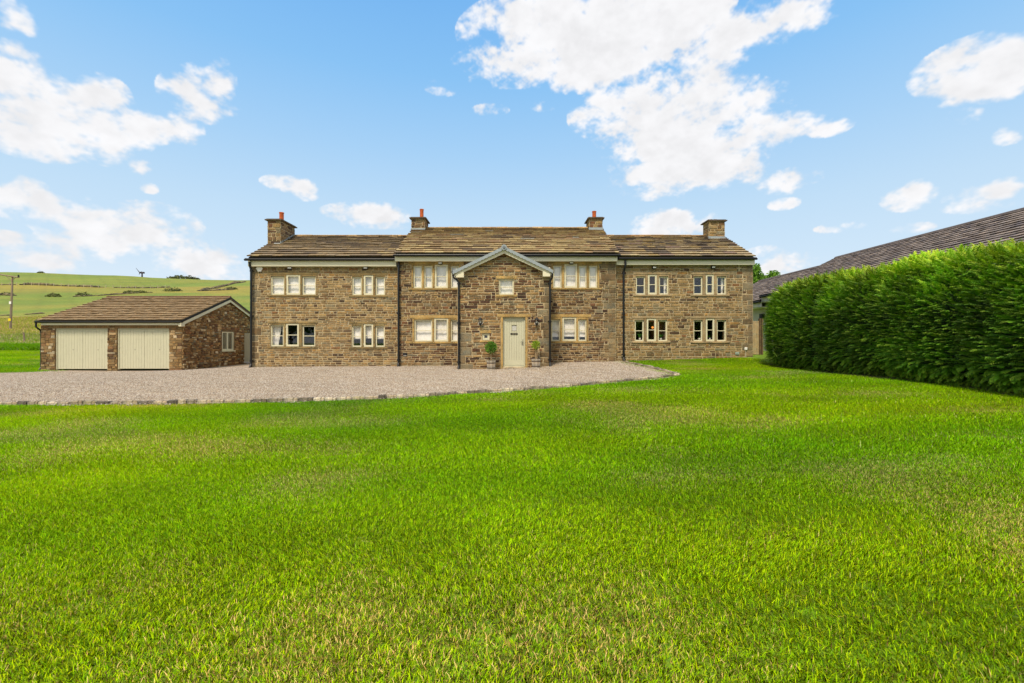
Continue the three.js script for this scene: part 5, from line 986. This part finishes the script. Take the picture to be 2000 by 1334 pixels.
{ // wind turbine on the skyline
  const D = 322, x = at(277.5, D), y0 = ground(x, D), y = up(532.8, D), o = thing('wind_turbine', 'small dark wind turbine on the skyline of the hill', 'turbine', [x, y0, -D]), m = std({ color: '#4a4350' });
  part(o, 'tower', pole([x, y0 - 1, -D], [x, y, -D], 0.55, 0.4), m);
  part(o, 'nacelle', box(x - 1.2, x + 1.4, y - 0.5, y + 0.6, -D - 0.6, -D + 0.6), m);
  for (const [a, b] of [[-2.6, 3.2], [1.4, 0.9], [-0.5, -1.6]]) part(o, 'blade', pole([x - 1.1, y, -D + 0.7], [x - 1.1 + a, y + b, -D + 0.7], 0.28, 0.08, 6), m);
}
// broken dry stone walls, each a line of heaped stones following the ground
function fieldWall(label, pts, h, seed, gaps) {
  const r = rng(seed), list = [], mid = pts[Math.floor(pts.length / 2)];
  for (let k = 0; k + 1 < pts.length; k++) {
    const [x0, d0] = pts[k], [x1, d1] = pts[k + 1], L = Math.hypot(x1 - x0, d1 - d0);
    for (let s = 0; s < L; s += 0.9) { const x = lerp(x0, x1, s / L), d = lerp(d0, d1, s / L), n = fbm(x * 0.08, d * 0.08, seed, 3); if (n < gaps) continue; const hh = 0.7 * h * (0.35 + (n - gaps) * 2.2);
      for (let q = 0; q < 2; q++) { const g = new THREE.DodecahedronGeometry(1, 0); g.deleteAttribute('uv'); g.scale(0.6 + r() * 0.7, hh * (0.5 + r() * 0.5), 0.6 + r() * 0.4).rotateY(r() * 6).translate(x + (r() - 0.5) * 0.5, ground(x, d) + hh * 0.2 * q, -d + (r() - 0.5) * 0.5); list.push(tint(g, new THREE.Color(['#5b523f', '#6f6449', '#474436', '#7c7253'][Math.floor(r() * 4)]))); } }
  }
  const o = thing('field_wall', label, 'stone wall', [mid[0], ground(mid[0], mid[1]), -mid[1]], 'broken dry stone walls on the hill');
  const g = mergeGeometries(list); const m = part(o, 'stones', g, std({ vertexColors: true, roughness: 1 })); m.userData.kind = 'stuff'; return o;
}
const ray = (px, d) => [at(px, d), d];
fieldWall('highest broken dry stone wall running level below the skyline', [ray(-60, 238), ray(120, 240), ray(330, 246)], 1.7, 1, 0.4);
fieldWall('middle broken dry stone wall crossing behind the garage roof', [ray(-60, 176), ray(100, 178), ray(200, 188), ray(330, 206), ray(470, 212)], 1.5, 2, 0.46);
fieldWall('dark dry stone wall climbing the hill beside the farmhouse', [ray(396, 214), ray(440, 250), ray(478, 292)], 1.15, 3, 0.1);
fieldWall('lowest grassy dry stone wall crossing the field by the pole', [ray(-60, 112), ray(30, 114), ray(90, 118)], 1.0, 4, 0.3);
// gorse and rush clumps
[[104, 180, 3.0, 1.7, 'largest dark gorse clump on the middle field wall'], [163, 186, 3.2, 1.8, 'dark gorse clump on the middle wall above the garage ridge'], [256, 197, 3.2, 1.5, 'dark gorse clump on the field wall above the garage roof middle'], [276, 199, 2.4, 1.1, 'small gorse clump just right of the turbine, mid hill'], [338, 207, 4.0, 1.8, 'dark mound of gorse above the right of the garage roof'], [452, 214, 3.2, 1.4, 'dark gorse clump beside the farmhouse edge'], [12, 178, 3, 1.2, 'low gorse clump beside the utility pole'], [359, 322, 11, 2.2, 'dark green copse on the skyline right of the turbine'], [80, 316, 2.6, 1.2, 'lone bush on the skyline above the utility pole']].forEach(([px, d, w, h, label], i) => {
  const r = rng(300 + i), x = at(px, d), y = ground(x, d), o = thing('gorse_bush', label, 'bush', [x, y, -d], 'gorse clumps on the hill'), C = ['#55602f', '#626a3a', '#474f2b', '#6f6c40'].map((c) => new THREE.Color(c));
  part(o, 'crown', sprig(420, r, (k, tri) => { const a = r() * 6.283, q = Math.sqrt(r()), p = [x + Math.cos(a) * q * w, y + r() * h * (1 - q * q * 0.85) * (0.7 + 0.5 * fbm(a * 2, i, 1, 2)), -d + Math.sin(a) * q * w * 0.6], s = Math.max(0.28, w * 0.1) * (0.6 + r() * 0.8), c = C[k % 4].clone().multiplyScalar(0.7 + r() * 0.6), j = () => (r() - 0.5) * s * 2; tri([p[0] + j(), p[1] + j(), p[2] + j()], [p[0] + j(), p[1] + j(), p[2] + j()], [p[0] + j(), p[1] + j(), p[2] + j()], c); }), leafMat);
});
{ // fence above the highest wall
  const o = thing('field_fence', 'thin line of pale fence posts along the highest field wall', 'fence', [at(150, 236), ground(at(150, 236), 236), -236]), w = std({ color: '#b3a88c' });
  for (let px = -40; px < 335; px += 14.5) { const d = 235 + (px + 60) * 0.02, x = at(px, d), y = ground(x, d); part(o, 'post', pole([x, y - 0.3, -d], [x + 0.05, y + 1.5, -d], 0.14, 0.13, 6), w); }
  part(o, 'wire', tube([-40, 60, 150, 240, 335].map((px) => { const d = 235 + (px + 60) * 0.02, x = at(px, d); return [x, ground(x, d) + 1.2, -d]; }), 0.03, 4), w);
}
{ const D = 47, x = at(48.5, D), y = ground(x, D), o = thing('fence_post', 'short leaning wooden post at the lawn boundary below the utility pole', 'post', [x, y, -D]), w = std({ color: '#9a8a70', map: scaled(stoneMap, 2) }); part(o, 'post', pole([x, y - 0.2, -D], [x - 0.12, y + 1.15, -D], 0.09, 0.08, 8), w); part(o, 'wire', tube([[x - 6, y + 0.55, -D], [x, y + 0.7, -D], [x + 6, y + 0.55, -D]], 0.006, 4), w); }

renderer.render(scene, camera);
